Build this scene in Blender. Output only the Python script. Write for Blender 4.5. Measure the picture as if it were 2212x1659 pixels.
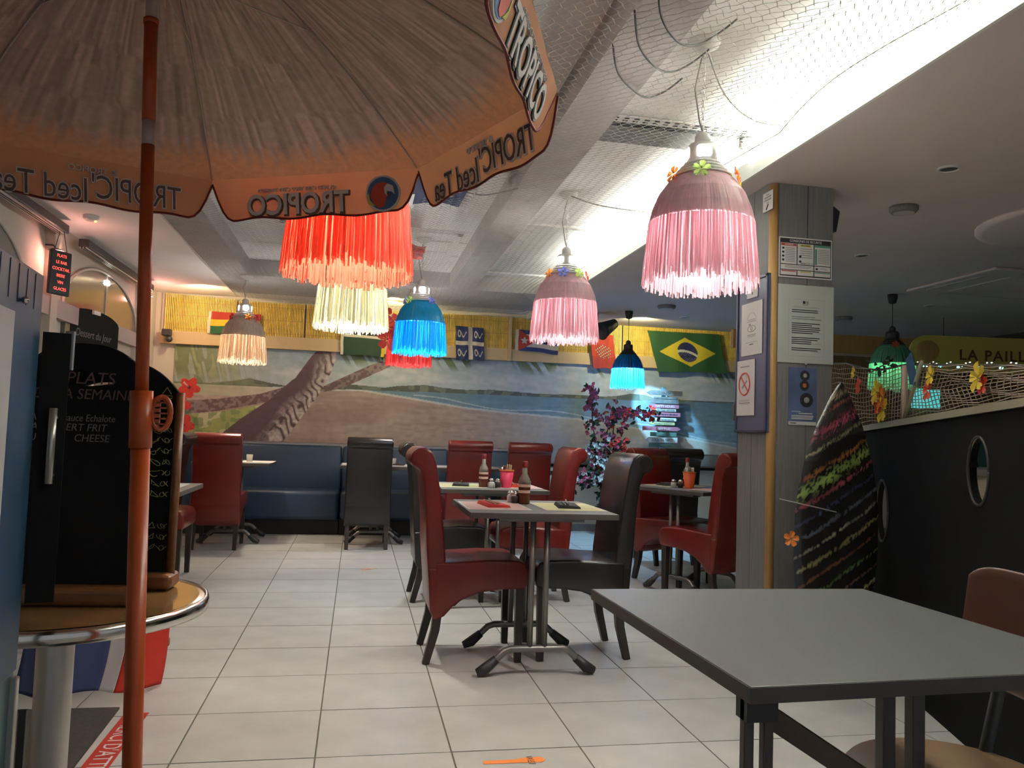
import bpy, math, random
import numpy as np
from mathutils import Matrix, Vector
random.seed(7); rng = np.random.default_rng(7)
for o in list(bpy.data.objects): bpy.data.objects.remove(o)
SC = bpy.context.scene; COL = SC.collection
PI = math.pi

# ------------------------------------------------------------------ camera
def basis(yaw, pitch, roll):
    f = Vector((math.sin(yaw)*math.cos(pitch), math.cos(yaw)*math.cos(pitch), math.sin(pitch)))
    r = Vector((math.cos(yaw), -math.sin(yaw), 0)); u = r.cross(f)
    return r*math.cos(roll)+u*math.sin(roll), u*math.cos(roll)-r*math.sin(roll), f
r_, u_, f_ = basis(0.18876, 0.06143, 0.03379)
cd = bpy.data.cameras.new('camera'); cam = bpy.data.objects.new('camera', cd); COL.objects.link(cam)
cam.matrix_world = Matrix(((r_.x, u_.x, -f_.x, 0), (r_.y, u_.y, -f_.y, 0), (r_.z, u_.z, -f_.z, 1.10), (0, 0, 0, 1)))
cd.sensor_width = 36; cd.lens = 36*1728.1/2212; cd.clip_start = 0.02; cd.clip_end = 60
SC.camera = cam

# ------------------------------------------------------------------ world, exposure, large lights
w = bpy.data.worlds.new('world'); SC.world = w; w.use_nodes = True
w.node_tree.nodes['Background'].inputs[0].default_value = (0.92, 0.95, 1.0, 1)
w.node_tree.nodes['Background'].inputs[1].default_value = 0.20  # added cool fill; the front wall is left out to let it in
SC.view_settings.view_transform = 'Standard'; SC.view_settings.look = 'None'
SC.view_settings.exposure = 0.42; SC.view_settings.gamma = 1.0; SC.view_settings.use_curve_mapping = False

def area(name, loc, rot, sx, sy, watts, col=(1, 1, 1)):
    l = bpy.data.lights.new(name, 'AREA'); l.shape = 'RECTANGLE'; l.size = sx; l.size_y = sy
    l.energy = watts; l.color = col
    o = bpy.data.objects.new(name, l); o.location = loc; o.rotation_euler = rot; COL.objects.link(o); return o
# fluorescent tubes lying in the cove on top of the dropped ceiling, shining up
area('cove_light', (2.06, 2.0, 2.44), (PI, math.radians(-14), 0), 0.10, 2.8, 260, (0.95, 1.0, 0.90))
area('cove_light', (2.06, 5.2, 2.44), (PI, math.radians(-14), 0), 0.10, 2.6, 210, (0.97, 1.0, 0.93))
area('cove_light', (2.06, 8.2, 2.44), (PI, math.radians(-14), 0), 0.10, 1.0, 26, (0.97, 1.0, 0.75))
# wall and floor spots, and spots added to brighten the bamboo screens
def spot(name, loc, target, watts, deg, blend=.4, col=(1, 1, 1), rad=.03):
    l = bpy.data.lights.new(name, 'SPOT'); l.energy = watts; l.spot_size = math.radians(deg); l.spot_blend = blend
    l.color = col; l.shadow_soft_size = rad
    o = bpy.data.objects.new(name, l); o.location = loc
    o.rotation_euler = (Vector(target)-Vector(loc)).to_track_quat('-Z', 'Y').to_euler(); COL.objects.link(o); return o
spot('wall_spot', (2.76, 8.30, 2.08), (3.50, 8.98, 1.37), 200, 27, .12, (0.30, 0.72, 1.0))
spot('floor_spot', (-0.9, 8.2, 2.40), (-0.55, 8.0, 0), 26, 44, .6, (1.0, 0.78, 0.5))
spot('screen_spot', (0.3, 8.25, 2.43), (0.5, 9.0, 2.2), 26, 150, .6, (1.0, 0.86, 0.45))
spot('screen_spot', (3.0, 8.25, 2.38), (3.2, 9.0, 2.2), 26, 150, .6, (1.0, 0.92, 0.5))
spot('screen_spot', (-1.6, 8.25, 2.36), (-1.5, 9.0, 2.15), 15, 150, .6, (1.0, 0.8, 0.45))

# ------------------------------------------------------------------ materials
MATS = {}
def mat(name, col, rough=.6, metal=0., emit=0., ecol=None, noise=0., nscale=20., bump=0., bscale=40., trans=0., spec=.5, vary=0., coat=0., alpha=1., stretch=None, vcol=False, wire=False):
    if name in MATS: return MATS[name]
    m = bpy.data.materials.new(name); m.use_nodes = True; nt = m.node_tree; N = nt.nodes; L = nt.links
    b = N['Principled BSDF']; out = N['Material Output']
    b.inputs['Base Color'].default_value = (*col, 1); b.inputs['Roughness'].default_value = rough
    b.inputs['Metallic'].default_value = metal; b.inputs['Specular IOR Level'].default_value = spec
    b.inputs['Coat Weight'].default_value = coat; b.inputs['Alpha'].default_value = alpha
    src = None
    if vcol:
        a = N.new('ShaderNodeAttribute'); a.attribute_name = 'paint'; src = a.outputs['Color']
    tc = N.new('ShaderNodeTexCoord'); mp = N.new('ShaderNodeMapping'); L.new(tc.outputs['Object'], mp.inputs['Vector'])
    if stretch: mp.inputs['Scale'].default_value = stretch
    if noise > 0:
        n = N.new('ShaderNodeTexNoise'); n.inputs['Scale'].default_value = nscale; n.inputs['Detail'].default_value = 5
        L.new(mp.outputs['Vector'], n.inputs['Vector'])
        mr = N.new('ShaderNodeMapRange'); mr.inputs['From Min'].default_value = .3; mr.inputs['From Max'].default_value = .7
        mr.inputs['To Min'].default_value = 1-noise; mr.inputs['To Max'].default_value = 1+noise
        L.new(n.outputs['Fac'], mr.inputs['Value'])
        h = N.new('ShaderNodeHueSaturation'); L.new(mr.outputs['Result'], h.inputs['Value'])
        if src: L.new(src, h.inputs['Color'])
        else: h.inputs['Color'].default_value = (*col, 1)
        src = h.outputs['Color']
    if vary > 0:
        oi = N.new('ShaderNodeObjectInfo'); mr2 = N.new('ShaderNodeMapRange')
        mr2.inputs['To Min'].default_value = 1-vary; mr2.inputs['To Max'].default_value = 1+vary
        L.new(oi.outputs['Random'], mr2.inputs['Value'])
        h2 = N.new('ShaderNodeHueSaturation'); L.new(mr2.outputs['Result'], h2.inputs['Value'])
        if src: L.new(src, h2.inputs['Color'])
        else: h2.inputs['Color'].default_value = (*col, 1)
        src = h2.outputs['Color']
    if src: L.new(src, b.inputs['Base Color'])
    if bump > 0:
        n2 = N.new('ShaderNodeTexNoise'); n2.inputs['Scale'].default_value = bscale; n2.inputs['Detail'].default_value = 4
        L.new(mp.outputs['Vector'], n2.inputs['Vector'])
        bp = N.new('ShaderNodeBump'); bp.inputs['Strength'].default_value = bump; bp.inputs['Distance'].default_value = .01
        L.new(n2.outputs['Fac'], bp.inputs['Height']); L.new(bp.outputs['Normal'], b.inputs['Normal'])
    if emit > 0:
        b.inputs['Emission Color'].default_value = (*(ecol or col), 1); b.inputs['Emission Strength'].default_value = emit
    if trans > 0:
        t = N.new('ShaderNodeBsdfTranslucent'); mx = N.new('ShaderNodeMixShader'); mx.inputs[0].default_value = trans
        t.inputs['Color'].default_value = (*col, 1)
        if src: L.new(src, t.inputs['Color'])
        L.new(b.outputs[0], mx.inputs[1]); L.new(t.outputs[0], mx.inputs[2]); L.new(mx.outputs[0], out.inputs['Surface'])
    MATS[name] = m; return m

M_tile = mat('floor_tile', (.47, .465, .44), .38, noise=.10, nscale=5, vary=.05, bump=.05, bscale=60)
M_grout = mat('grout', (.13, .115, .095), .9)
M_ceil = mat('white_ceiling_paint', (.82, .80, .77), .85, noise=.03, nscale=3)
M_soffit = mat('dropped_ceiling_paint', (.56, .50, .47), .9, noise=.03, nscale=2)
M_coveedge = mat('cove_edge_paint', (.66, .68, .62), .8)
M_duct = mat('duct_paint', (.46, .435, .41), .8, noise=.08, nscale=6)
M_wallw = mat('cream_wall_paint', (.55, .50, .42), .8, noise=.04, nscale=4)
M_fascia = mat('tan_fascia', (.50, .36, .19), .6, noise=.06, nscale=4)
M_bamboo = mat('bamboo_cane', (.82, .58, .12), .45, noise=.18, nscale=14, vary=.06)
M_screenback = mat('screen_backing', (.42, .25, .05), .8)
M_paint = mat('wall_painting', (.5, .5, .5), .75, noise=.07, nscale=9, vcol=True, stretch=(1, 1, 2.5))
M_plate = mat('chequer_plate', (.50, .50, .50), .38, metal=.8, bump=.5, bscale=90)
M_red = mat('red_leather', (.135, .011, .008), .29, noise=.06, nscale=8, bump=.05, bscale=220, spec=.5)
M_black = mat('dark_brown_leather', (.018, .014, .013), .27, bump=.05, bscale=220, spec=.5)
M_legwood = mat('dark_stained_wood', (.022, .014, .011), .4, noise=.2, nscale=20)
M_blueleather = mat('blue_leather', (.018, .042, .085), .38, bump=.04, bscale=200)
M_plinth = mat('black_plinth', (.012, .011, .010), .6)
M_tabletop = mat('grey_laminate', (.078, .086, .084), .42, noise=.06, nscale=160)
M_tabletopb = mat('grey_laminate_pale', (.135, .135, .13), .4, noise=.06, nscale=160)
M_tabledge = mat('table_edge', (.06, .05, .045), .5)
M_steel = mat('grey_steel_tube', (.18, .17, .16), .35, metal=.6)
M_rubber = mat('black_rubber', (.02, .02, .021), .5)
M_chrome = mat('chrome', (.72, .70, .66), .16, metal=1)
M_alu = mat('brushed_aluminium', (.55, .53, .50), .35, metal=.9)
M_orange = mat('orange_enamel', (.38, .06, .011), .34)
M_pinkpole = mat('grey_pole_section', (.42, .33, .28), .4)
M_panel = mat('grey_wood_panel', (.165, .162, .158), .6, noise=.14, nscale=10, stretch=(12, 12, .6))
M_bullnose = mat('pine_corner_strip', (.42, .24, .08), .5, noise=.12, nscale=8, stretch=(6, 6, .5))
M_paper = mat('white_paper', (.62, .61, .58), .7)
M_paperg = mat('greenish_paper', (.44, .47, .43), .45)
M_ink = mat('black_ink', (.02, .02, .022), .7)
M_inkg = mat('grey_ink', (.25, .25, .25), .7)
M_inkred = mat('red_ink', (.45, .06, .04), .7)
M_inkyel = mat('yellow_ink', (.55, .47, .06), .7)
M_inkgrn = mat('green_ink', (.10, .30, .22), .7)
M_navy = mat('navy_frame', (.035, .04, .085), .35)
M_navyb = mat('notice_board_blue', (.075, .085, .15), .3)
M_white = mat('white_enamel', (.70, .69, .66), .4)
M_lampmetal = mat('grey_lamp_metal', (.60, .59, .56), .4)
M_lampdark = mat('black_lamp_metal', (.03, .03, .035), .4)
M_bulb = mat('lamp_glow', (1, 1, 1), .5, emit=9, ecol=(1, 1, .97)); M_slot = mat('slot_glow', (1, 1, 1), .5, emit=220, ecol=(1, .98, .94))
M_chalkb = mat('chalkboard', (.008, .008, .008), .85, spec=.15)
M_boardwood = mat('brown_varnished_wood', (.16, .062, .022), .35, noise=.2, nscale=12, stretch=(1, 1, 5))
M_chalkp = mat('pink_chalk', (.11, .065, .065), .9)
M_chalky = mat('yellow_chalk', (.30, .29, .10), .9)
M_chalkw = mat('white_chalk', (.17, .155, .145), .9)
M_bistro = mat('bistro_table_top', (.20, .11, .042), .13, noise=.12, nscale=18)
M_bluepanel = mat('blue_metal_panel', (.005, .035, .075), .45, noise=.2, nscale=5, stretch=(2, 2, .4))
M_wood = mat('brown_bentwood', (.10, .036, .018), .3, noise=.15, nscale=10)
M_woodseat = mat('plywood_seat', (.20, .115, .055), .5, noise=.1, nscale=8)
M_part = mat('dark_partition', (.006, .0062, .0065), .9, spec=.12, noise=.2, nscale=3)
M_darkwall = mat('dark_wall', (.06, .045, .028), .8)
M_net = mat('white_net_twine', (.42, .41, .36), .6)
M_netd = mat('beige_net_twine', (.24, .19, .14), .7)
M_cable = mat('grey_cable', (.30, .29, .27), .6)
M_darkcable = mat('dark_cable', (.05, .045, .04), .6)
M_leaf = mat('green_leaf', (.014, .028, .014), .5, noise=.3, nscale=8)
M_flpink = mat('pink_petal', (.26, .03, .06), .6, noise=.3, nscale=12)
M_flwhite = mat('white_petal', (.45, .43, .40), .6)
M_flred = mat('red_petal', (.50, .03, .02), .55)
M_florange = mat('orange_petal', (.62, .19, .03), .55, trans=.3)
M_flyellow = mat('yellow_petal', (.75, .58, .05), .55, trans=.3)
M_flgreen = mat('green_petal', (.28, .40, .10), .55, trans=.3)
M_flblue = mat('blue_petal', (.10, .12, .35), .55, trans=.3)
M_flcoral = mat('coral_petal', (.65, .09, .035), .55, trans=.3)
M_canopy = mat('parasol_fabric', (.5, .4, .3), .8, trans=.16, noise=.10, nscale=60, vcol=True)
M_prt_w = mat('white_print', (.66, .60, .57), .7)
M_prt_k = mat('dark_print', (.15, .09, .075), .7)
M_prt_b = mat('blue_print', (.05, .12, .28), .7)
M_prt_r = mat('red_print', (.50, .06, .03), .7)
M_hem = mat('dark_red_hem', (.16, .012, .008), .7)
M_cloth = mat('flag_cloth', (.5, .5, .5), .8, trans=.15, vcol=True)
M_navycloth = mat('navy_cloth', (.03, .045, .13), .8)
M_whitecloth = mat('white_cloth', (.62, .60, .60), .8)
M_redcloth = mat('red_cloth', (.55, .035, .02), .8)
M_mat = mat('dark_doormat', (.035, .030, .024), .95, noise=.2, nscale=80)
M_tape = mat('orange_tape', (.85, .25, .05), .5)
M_surf = mat('painted_board', (.02, .02, .02), .25, vcol=True, coat=.5)
M_glassb = mat('brown_bottle_glass', (.10, .025, .010), .12)
M_glassc = mat('clear_bottle_glass', (.26, .24, .21), .1)
M_label = mat('bottle_label', (.60, .42, .35), .6)
M_cuppink = mat('pink_paper_cup', (.62, .035, .10), .5)
M_cuporange = mat('orange_paper_cup', (.62, .09, .02), .5)
M_salt = mat('salt', (.66, .64, .60), .4)
M_pepper = mat('pepper', (.05, .04, .035), .5)
M_cutlery = mat('cutlery_steel', (.6, .6, .6), .2, metal=1)
M_napkinr = mat('red_napkin', (.45, .03, .02), .8)
M_napkink = mat('black_napkin', (.02, .02, .022), .8)
M_napkiny = mat('yellow_print_paper', (.60, .57, .30), .7)
M_led = mat('red_led', (1, .05, .03), .5, emit=1.6, ecol=(1, .09, .06))
M_redbulb = mat('red_bulb', (1, .3, .2), .5, emit=14, ecol=(1, .45, .36))
M_amber = mat('amber_light', (1, .5, .1), .5, emit=4, ecol=(1, .45, .08))
M_cyan = mat('cyan_led', (.3, 1, 1), .5, emit=5, ecol=(.25, .95, 1))
M_mirror = mat('smoked_glass', (.16, .155, .13), .12, spec=.8)
M_arch = mat('pale_arch_trim', (.60, .54, .47), .6)
M_pinkwall = mat('pinkish_wall_paint', (.44, .36, .34), .8)
M_signyel = mat('yellow_sign_board', (.55, .43, .09), .6)
M_signbrown = mat('brown_lettering', (.12, .05, .02), .6)

def fringe_mat(name, col, trans=.55):
    m = mat(name, col, .35, trans=trans, noise=.12, nscale=60, spec=.6, stretch=(1, 1, .1))
    return m

# ------------------------------------------------------------------ mesh builder
class MB:
    def __init__(s): s.v = []; s.f = []; s.c = []; s.M = Matrix.Identity(4)
    def add(s, vs, fs, cols=None):
        b = len(s.v); M = s.M
        ident = (M == Matrix.Identity(4))
        for p in vs:
            s.v.append(tuple(p) if ident else tuple(M @ Vector(p)))
        for f in fs: s.f.append(tuple(i+b for i in f))
        if cols is not None: s.c.extend(cols)
        return s
    def box(s, c, d, rot=None):
        hx, hy, hz = d[0]/2, d[1]/2, d[2]/2
        vs = [Vector((x, y, z)) for x in (-hx, hx) for y in (-hy, hy) for z in (-hz, hz)]
        if rot is not None: vs = [rot @ v for v in vs]
        vs = [v+Vector(c) for v in vs]
        return s.add(vs, [(0, 1, 3, 2), (4, 6, 7, 5), (0, 4, 5, 1), (2, 3, 7, 6), (0, 2, 6, 4), (1, 5, 7, 3)])
    def span(s, x0, x1, y0, y1, z0, z1): return s.box(((x0+x1)/2, (y0+y1)/2, (z0+z1)/2), (abs(x1-x0), abs(y1-y0), abs(z1-z0)))
    def tube(s, pts, r, n=8, cap=True, radii=None, closed=False):
        P = [Vector(p) for p in pts]; k = len(P); vs = []; up = None
        for i, p in enumerate(P):
            if closed: t = P[(i+1) % k]-P[i-1]
            else: t = P[min(i+1, k-1)]-P[max(i-1, 0)]
            t = t.normalized() if t.length > 1e-9 else Vector((0, 0, 1))
            if up is None: a = t.orthogonal().normalized()
            else:
                a = (up - t*up.dot(t)); a = a.normalized() if a.length > 1e-6 else t.orthogonal().normalized()
            up = a; bb = t.cross(a); rr = radii[i] if radii else r
            for j in range(n):
                an = 2*PI*j/n; vs.append(p+a*math.cos(an)*rr+bb*math.sin(an)*rr)
        fs = []
        for i in range(k if closed else k-1):
            i2 = (i+1) % k
            for j in range(n): fs.append((i*n+j, i*n+(j+1) % n, i2*n+(j+1) % n, i2*n+j))
        if cap and not closed: fs += [tuple(range(n-1, -1, -1)), tuple((k-1)*n+j for j in range(n))]
        return s.add(vs, fs)
    def lathe(s, prof, n=24, c=(0, 0, 0), cap=True):
        vs = [(c[0]+r*math.cos(2*PI*j/n), c[1]+r*math.sin(2*PI*j/n), c[2]+z) for r, z in prof for j in range(n)]
        fs = [(i*n+j, i*n+(j+1) % n, (i+1)*n+(j+1) % n, (i+1)*n+j) for i in range(len(prof)-1) for j in range(n)]
        if cap: fs += [tuple(range(n-1, -1, -1)), tuple((len(prof)-1)*n+j for j in range(n))]
        return s.add(vs, fs)
    def prism(s, poly, y0, y1, plane='xz'):
        n = len(poly)
        def P(a, b, h): return (a, h, b) if plane == 'xz' else ((a, b, h) if plane == 'xy' else (h, a, b))
        vs = [P(a, b, y0) for a, b in poly]+[P(a, b, y1) for a, b in poly]
        fs = [tuple(range(n)), tuple(range(2*n-1, n-1, -1))]+[(i, i+n, (i+1) % n+n, (i+1) % n) for i in range(n)]
        return s.add(vs, fs)
    def grid(s, fn, nu, nv, cfn=None):
        vs = []; cs = [] if cfn else None
        for i in range(nu+1):
            for j in range(nv+1):
                vs.append(fn(i/nu, j/nv))
                if cfn: cs.append(cfn(i/nu, j/nv))
        fs = [(i*(nv+1)+j, (i+1)*(nv+1)+j, (i+1)*(nv+1)+j+1, i*(nv+1)+j+1) for i in range(nu) for j in range(nv)]
        return s.add(vs, fs, cs)
    def sphere(s, c, r, n=10, m=6, sc=(1, 1, 1)):
        prof = [(r*math.sin(PI*i/m)+1e-5, -r*math.cos(PI*i/m)) for i in range(m+1)]
        b = len(s.v); s.lathe(prof, n, (0, 0, 0))
        for i in range(b, len(s.v)):
            x, y, z = s.v[i]; s.v[i] = (x*sc[0]+c[0], y*sc[1]+c[1], z*sc[2]+c[2])
        return s
    def mesh(s, name, material):
        me = bpy.data.meshes.new(name); me.from_pydata(s.v, [], s.f)
        me.materials.append(material)
        if s.c:
            a = me.color_attributes.new('paint', 'FLOAT_COLOR', 'POINT')
            arr = np.ones((len(s.v), 4), np.float32); arr[:, :3] = np.array(s.c, np.float32)[:, :3]
            a.data.foreach_set('color', arr.ravel())
        return me
    def build(s, name, material, parent=None, smooth=False, bevel=0, fix=True, segs=2):
        me = s.mesh(name, material)
        if fix:
            import bmesh
            bm = bmesh.new(); bm.from_mesh(me); bmesh.ops.recalc_face_normals(bm, faces=bm.faces); bm.to_mesh(me); bm.free()
        if smooth:
            me.polygons.foreach_set('use_smooth', [True]*len(me.polygons))
        o = bpy.data.objects.new(name, me); COL.objects.link(o)
        if parent: o.parent = parent
        if bevel:
            b = o.modifiers.new('bevel', 'BEVEL'); b.width = bevel; b.segments = segs; b.limit_method = 'ANGLE'; b.angle_limit = math.radians(40)
        if smooth == 'angle' or (smooth and smooth is not True):
            pass
        return o
def tag(o, label=None, cat=None, group=None, kind=None):
    if label: o['label'] = label
    if cat: o['category'] = cat
    if group: o['group'] = group
    if kind: o['kind'] = kind
    return o
def thing(name, label, cat, loc=(0, 0, 0), rz=0., group=None):
    o = bpy.data.objects.new(name, None); COL.objects.link(o); o.location = loc; o.rotation_euler = (0, 0, rz)
    o.empty_display_size = .1
    return tag(o, label, cat, group)
def copy_tree(o, parent=None):
    c = o.copy(); COL.objects.link(c)
    if parent is not None: c.parent = parent
    for ch in list(o.children): copy_tree(ch, c)
    return c
def struct(o, label=None):
    o['kind'] = 'structure'
    if label: o['label'] = label
    return o
def frame(origin, xdir, ydir):
    """matrix whose local x,y lie along the given directions (z = x cross y)"""
    x = Vector(xdir).normalized(); y = Vector(ydir); y = (y-x*y.dot(x)).normalized(); z = x.cross(y)
    return Matrix(((x.x, y.x, z.x, origin[0]), (x.y, y.y, z.y, origin[1]), (x.z, y.z, z.z, origin[2]), (0, 0, 0, 1)))
def text(name, body, size, m, material, parent, extr=.0004, align='CENTER', shear=0., xs=1., off=0., space=1.):
    cu = bpy.data.curves.new(name, 'FONT'); cu.body = body; cu.size = size; cu.align_x = align; cu.align_y = 'CENTER'
    cu.extrude = extr; cu.shear = shear; cu.offset = off; cu.resolution_u = 3; cu.space_character = space
    t = bpy.data.objects.new('tmp', cu); COL.objects.link(t)
    me = bpy.data.meshes.new_from_object(t); bpy.data.objects.remove(t); bpy.data.curves.remove(cu)
    me.materials.clear(); me.materials.append(material)
    me.transform(m @ Matrix.Diagonal((xs, 1, 1, 1)))
    o = bpy.data.objects.new(name, me); COL.objects.link(o); o.parent = parent; return o

# ================================================================== SETTING
X0, X1, YB = -2.15, 7.2, 9.0
# floor: grout bed and tiles
fl = MB(); fl.span(X0-.1, X1, -1.2, YB+.1, -.05, -.004)
floor = struct(fl.build('floor', M_grout))
P = .4566; gx, gy = -.546, 2.804
def proj(x, y, z):
    v = Vector((x, y, z-1.10)); d = v.dot(f_)
    if d < .05: return None
    return 1106+1728.1*v.dot(r_)/d, 829.5-1728.1*v.dot(u_)/d
tiles = []
for i in range(-5, 17):
    for j in range(-9, 14):
        a, b = max(gx+i*P, X0), gx+(i+1)*P; c, d = gy+j*P, min(gy+(j+1)*P, YB)
        if b < X0+.03 or a > X1 or d-c < .03: continue
        q = proj((a+b)/2, (c+d)/2, 0); q1 = proj(a, d, 0); q2 = proj(b, d, 0)
        vis = any(t is not None and -60 < t[0] < 2270 and 900 < t[1] < 1760 for t in (q, q1, q2))
        tiles.append((not vis, math.hypot((a+b)/2, (c+d)/2), a, b, c, d))
tiles.sort()
g = .0030
tm = MB().span(-(P/2-g), P/2-g, -(P/2-g), P/2-g, -.010, 0).mesh('tile', M_tile)
rest = MB()
for k, (nv, di, a, b, c, d) in enumerate(tiles):
    if k < 290 and not nv and b-a > .45 and d-c > .45:
        o = bpy.data.objects.new('tile', tm); o.location = ((a+b)/2, (c+d)/2, random.uniform(-.0006, .0002)); COL.objects.link(o); o.parent = floor
    else: rest.span(a+g, b-g, c+g, d-g, -.010, 0)
tag(rest.build('tile', M_tile, floor), kind='stuff')

# walls
wb = MB(); wb.span(X0-.12, X1, YB, YB+.12, 0, 2.75); wall_back = struct(wb.build('wall_back', M_wallw))
wl = MB(); wl.span(X0-.12, X0, -1.2, YB, 0, 2.75); wall_left = struct(wl.build('wall_left', M_wallw))
wr = MB(); wr.span(X1, X1+.12, -1.2, YB+.12, 0, 2.75); struct(wr.build('wall_right', M_darkwall))
# ceilings
cm = MB(); cm.span(X0-.12, 3.2, -1.2, YB+.1, 2.60, 2.72); ceiling = struct(cm.build('ceiling', M_ceil))
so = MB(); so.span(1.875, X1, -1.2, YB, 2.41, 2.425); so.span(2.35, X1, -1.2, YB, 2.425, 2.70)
struct(so.build('trim_1', M_soffit), 'dropped plaster ceiling over the dark side of the room')
ed = MB(); ed.span(1.86, 1.875, -1.2, YB, 2.41, 2.50); struct(ed.build('trim_2', M_coveedge), 'pale upstand along the edge of the dropped ceiling')
du = MB(); du.span(.80, 1.02, -1.2, 7.5, 2.45, 2.60); struct(du.build('trim_3', M_duct), 'grey boxed duct running along the ceiling')
du = MB(); du.span(-1.31, -1.03, -1.2, 7.5, 2.45, 2.60); struct(du.build('trim_4', M_duct), 'grey boxed duct on the left side of the ceiling')
du = MB(); du.span(-1.31, 1.86, 7.5, 8.55, 2.45, 2.60); struct(du.build('trim_5', M_duct), 'wide boxed duct across the back of the ceiling')
du = MB(); du.span(X0, -1.31, -1.2, 8.55, 2.47, 2.60); du.span(X0, 1.86, 8.55, YB, 2.47, 2.60); struct(du.build('trim_6', M_ceil), 'lower pale ceiling border by the left and back walls')
# raised frame lines of the ceiling panels
rp = MB()
for (a, b, y) in ((-.98, .78, 5.9), (-.98, .78, 6.75), (1.05, 1.84, 5.5), (1.05, 1.84, 7.3)):
    rp.span(a, b, y, y+.05, 2.585, 2.60)
struct(rp.build('trim_7', M_ceil), 'thin raised ribs on the white ceiling')
sk = MB(); sk.span(2.02, X1, YB-.015, YB, 0, .08); struct(sk.build('baseboard_back', M_panel))
# tan fascia under the bamboo
fa = MB(); fa.span(-2.09, 4.9, 8.93, YB, 1.925, 2.06); fascia = struct(fa.build('trim_8', M_fascia), 'tan fascia board under the bamboo screens')
# chequer plate dado
dp = MB(); dp.span(-2.0, X1, 8.985, YB, .78, .925); struct(dp.build('trim_9', M_plate), 'steel chequer plate strip under the mural')
lg = MB(); lg.span(2.02, X1, 8.93, YB, .735, .765); struct(lg.build('trim_10', M_part), 'dark ledge under the chequer plate')

# ------------------------------------------------------------------ mural (painted with a colour per vertex)
def inpoly(poly, X, Z):
    r = np.zeros(X.shape, bool); n = len(poly)
    for i in range(n):
        (x0, z0), (x1, z1) = poly[i], poly[i-1]
        c = ((z0 > Z) != (z1 > Z)) & (X < (x1-x0)*(Z-z0)/(z1-z0+1e-12)+x0); r ^= c
    return r
def vnoise(X, Z, s, seed=0):
    r = np.random.default_rng(seed); G = r.random((256, 256)).astype(np.float32)
    x = X*s; z = Z*s; xi = np.floor(x).astype(int); zi = np.floor(z).astype(int); fx = x-xi; fz = z-zi
    fx = fx*fx*(3-2*fx); fz = fz*fz*(3-2*fz)
    g = lambda a, b: G[a % 256, b % 256]
    return (g(xi, zi)*(1-fx)+g(xi+1, zi)*fx)*(1-fz)+(g(xi, zi+1)*(1-fx)+g(xi+1, zi+1)*fx)*fz
def curve(pts, X): return np.interp(X, [p[0] for p in pts], [p[1] for p in pts])
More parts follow.
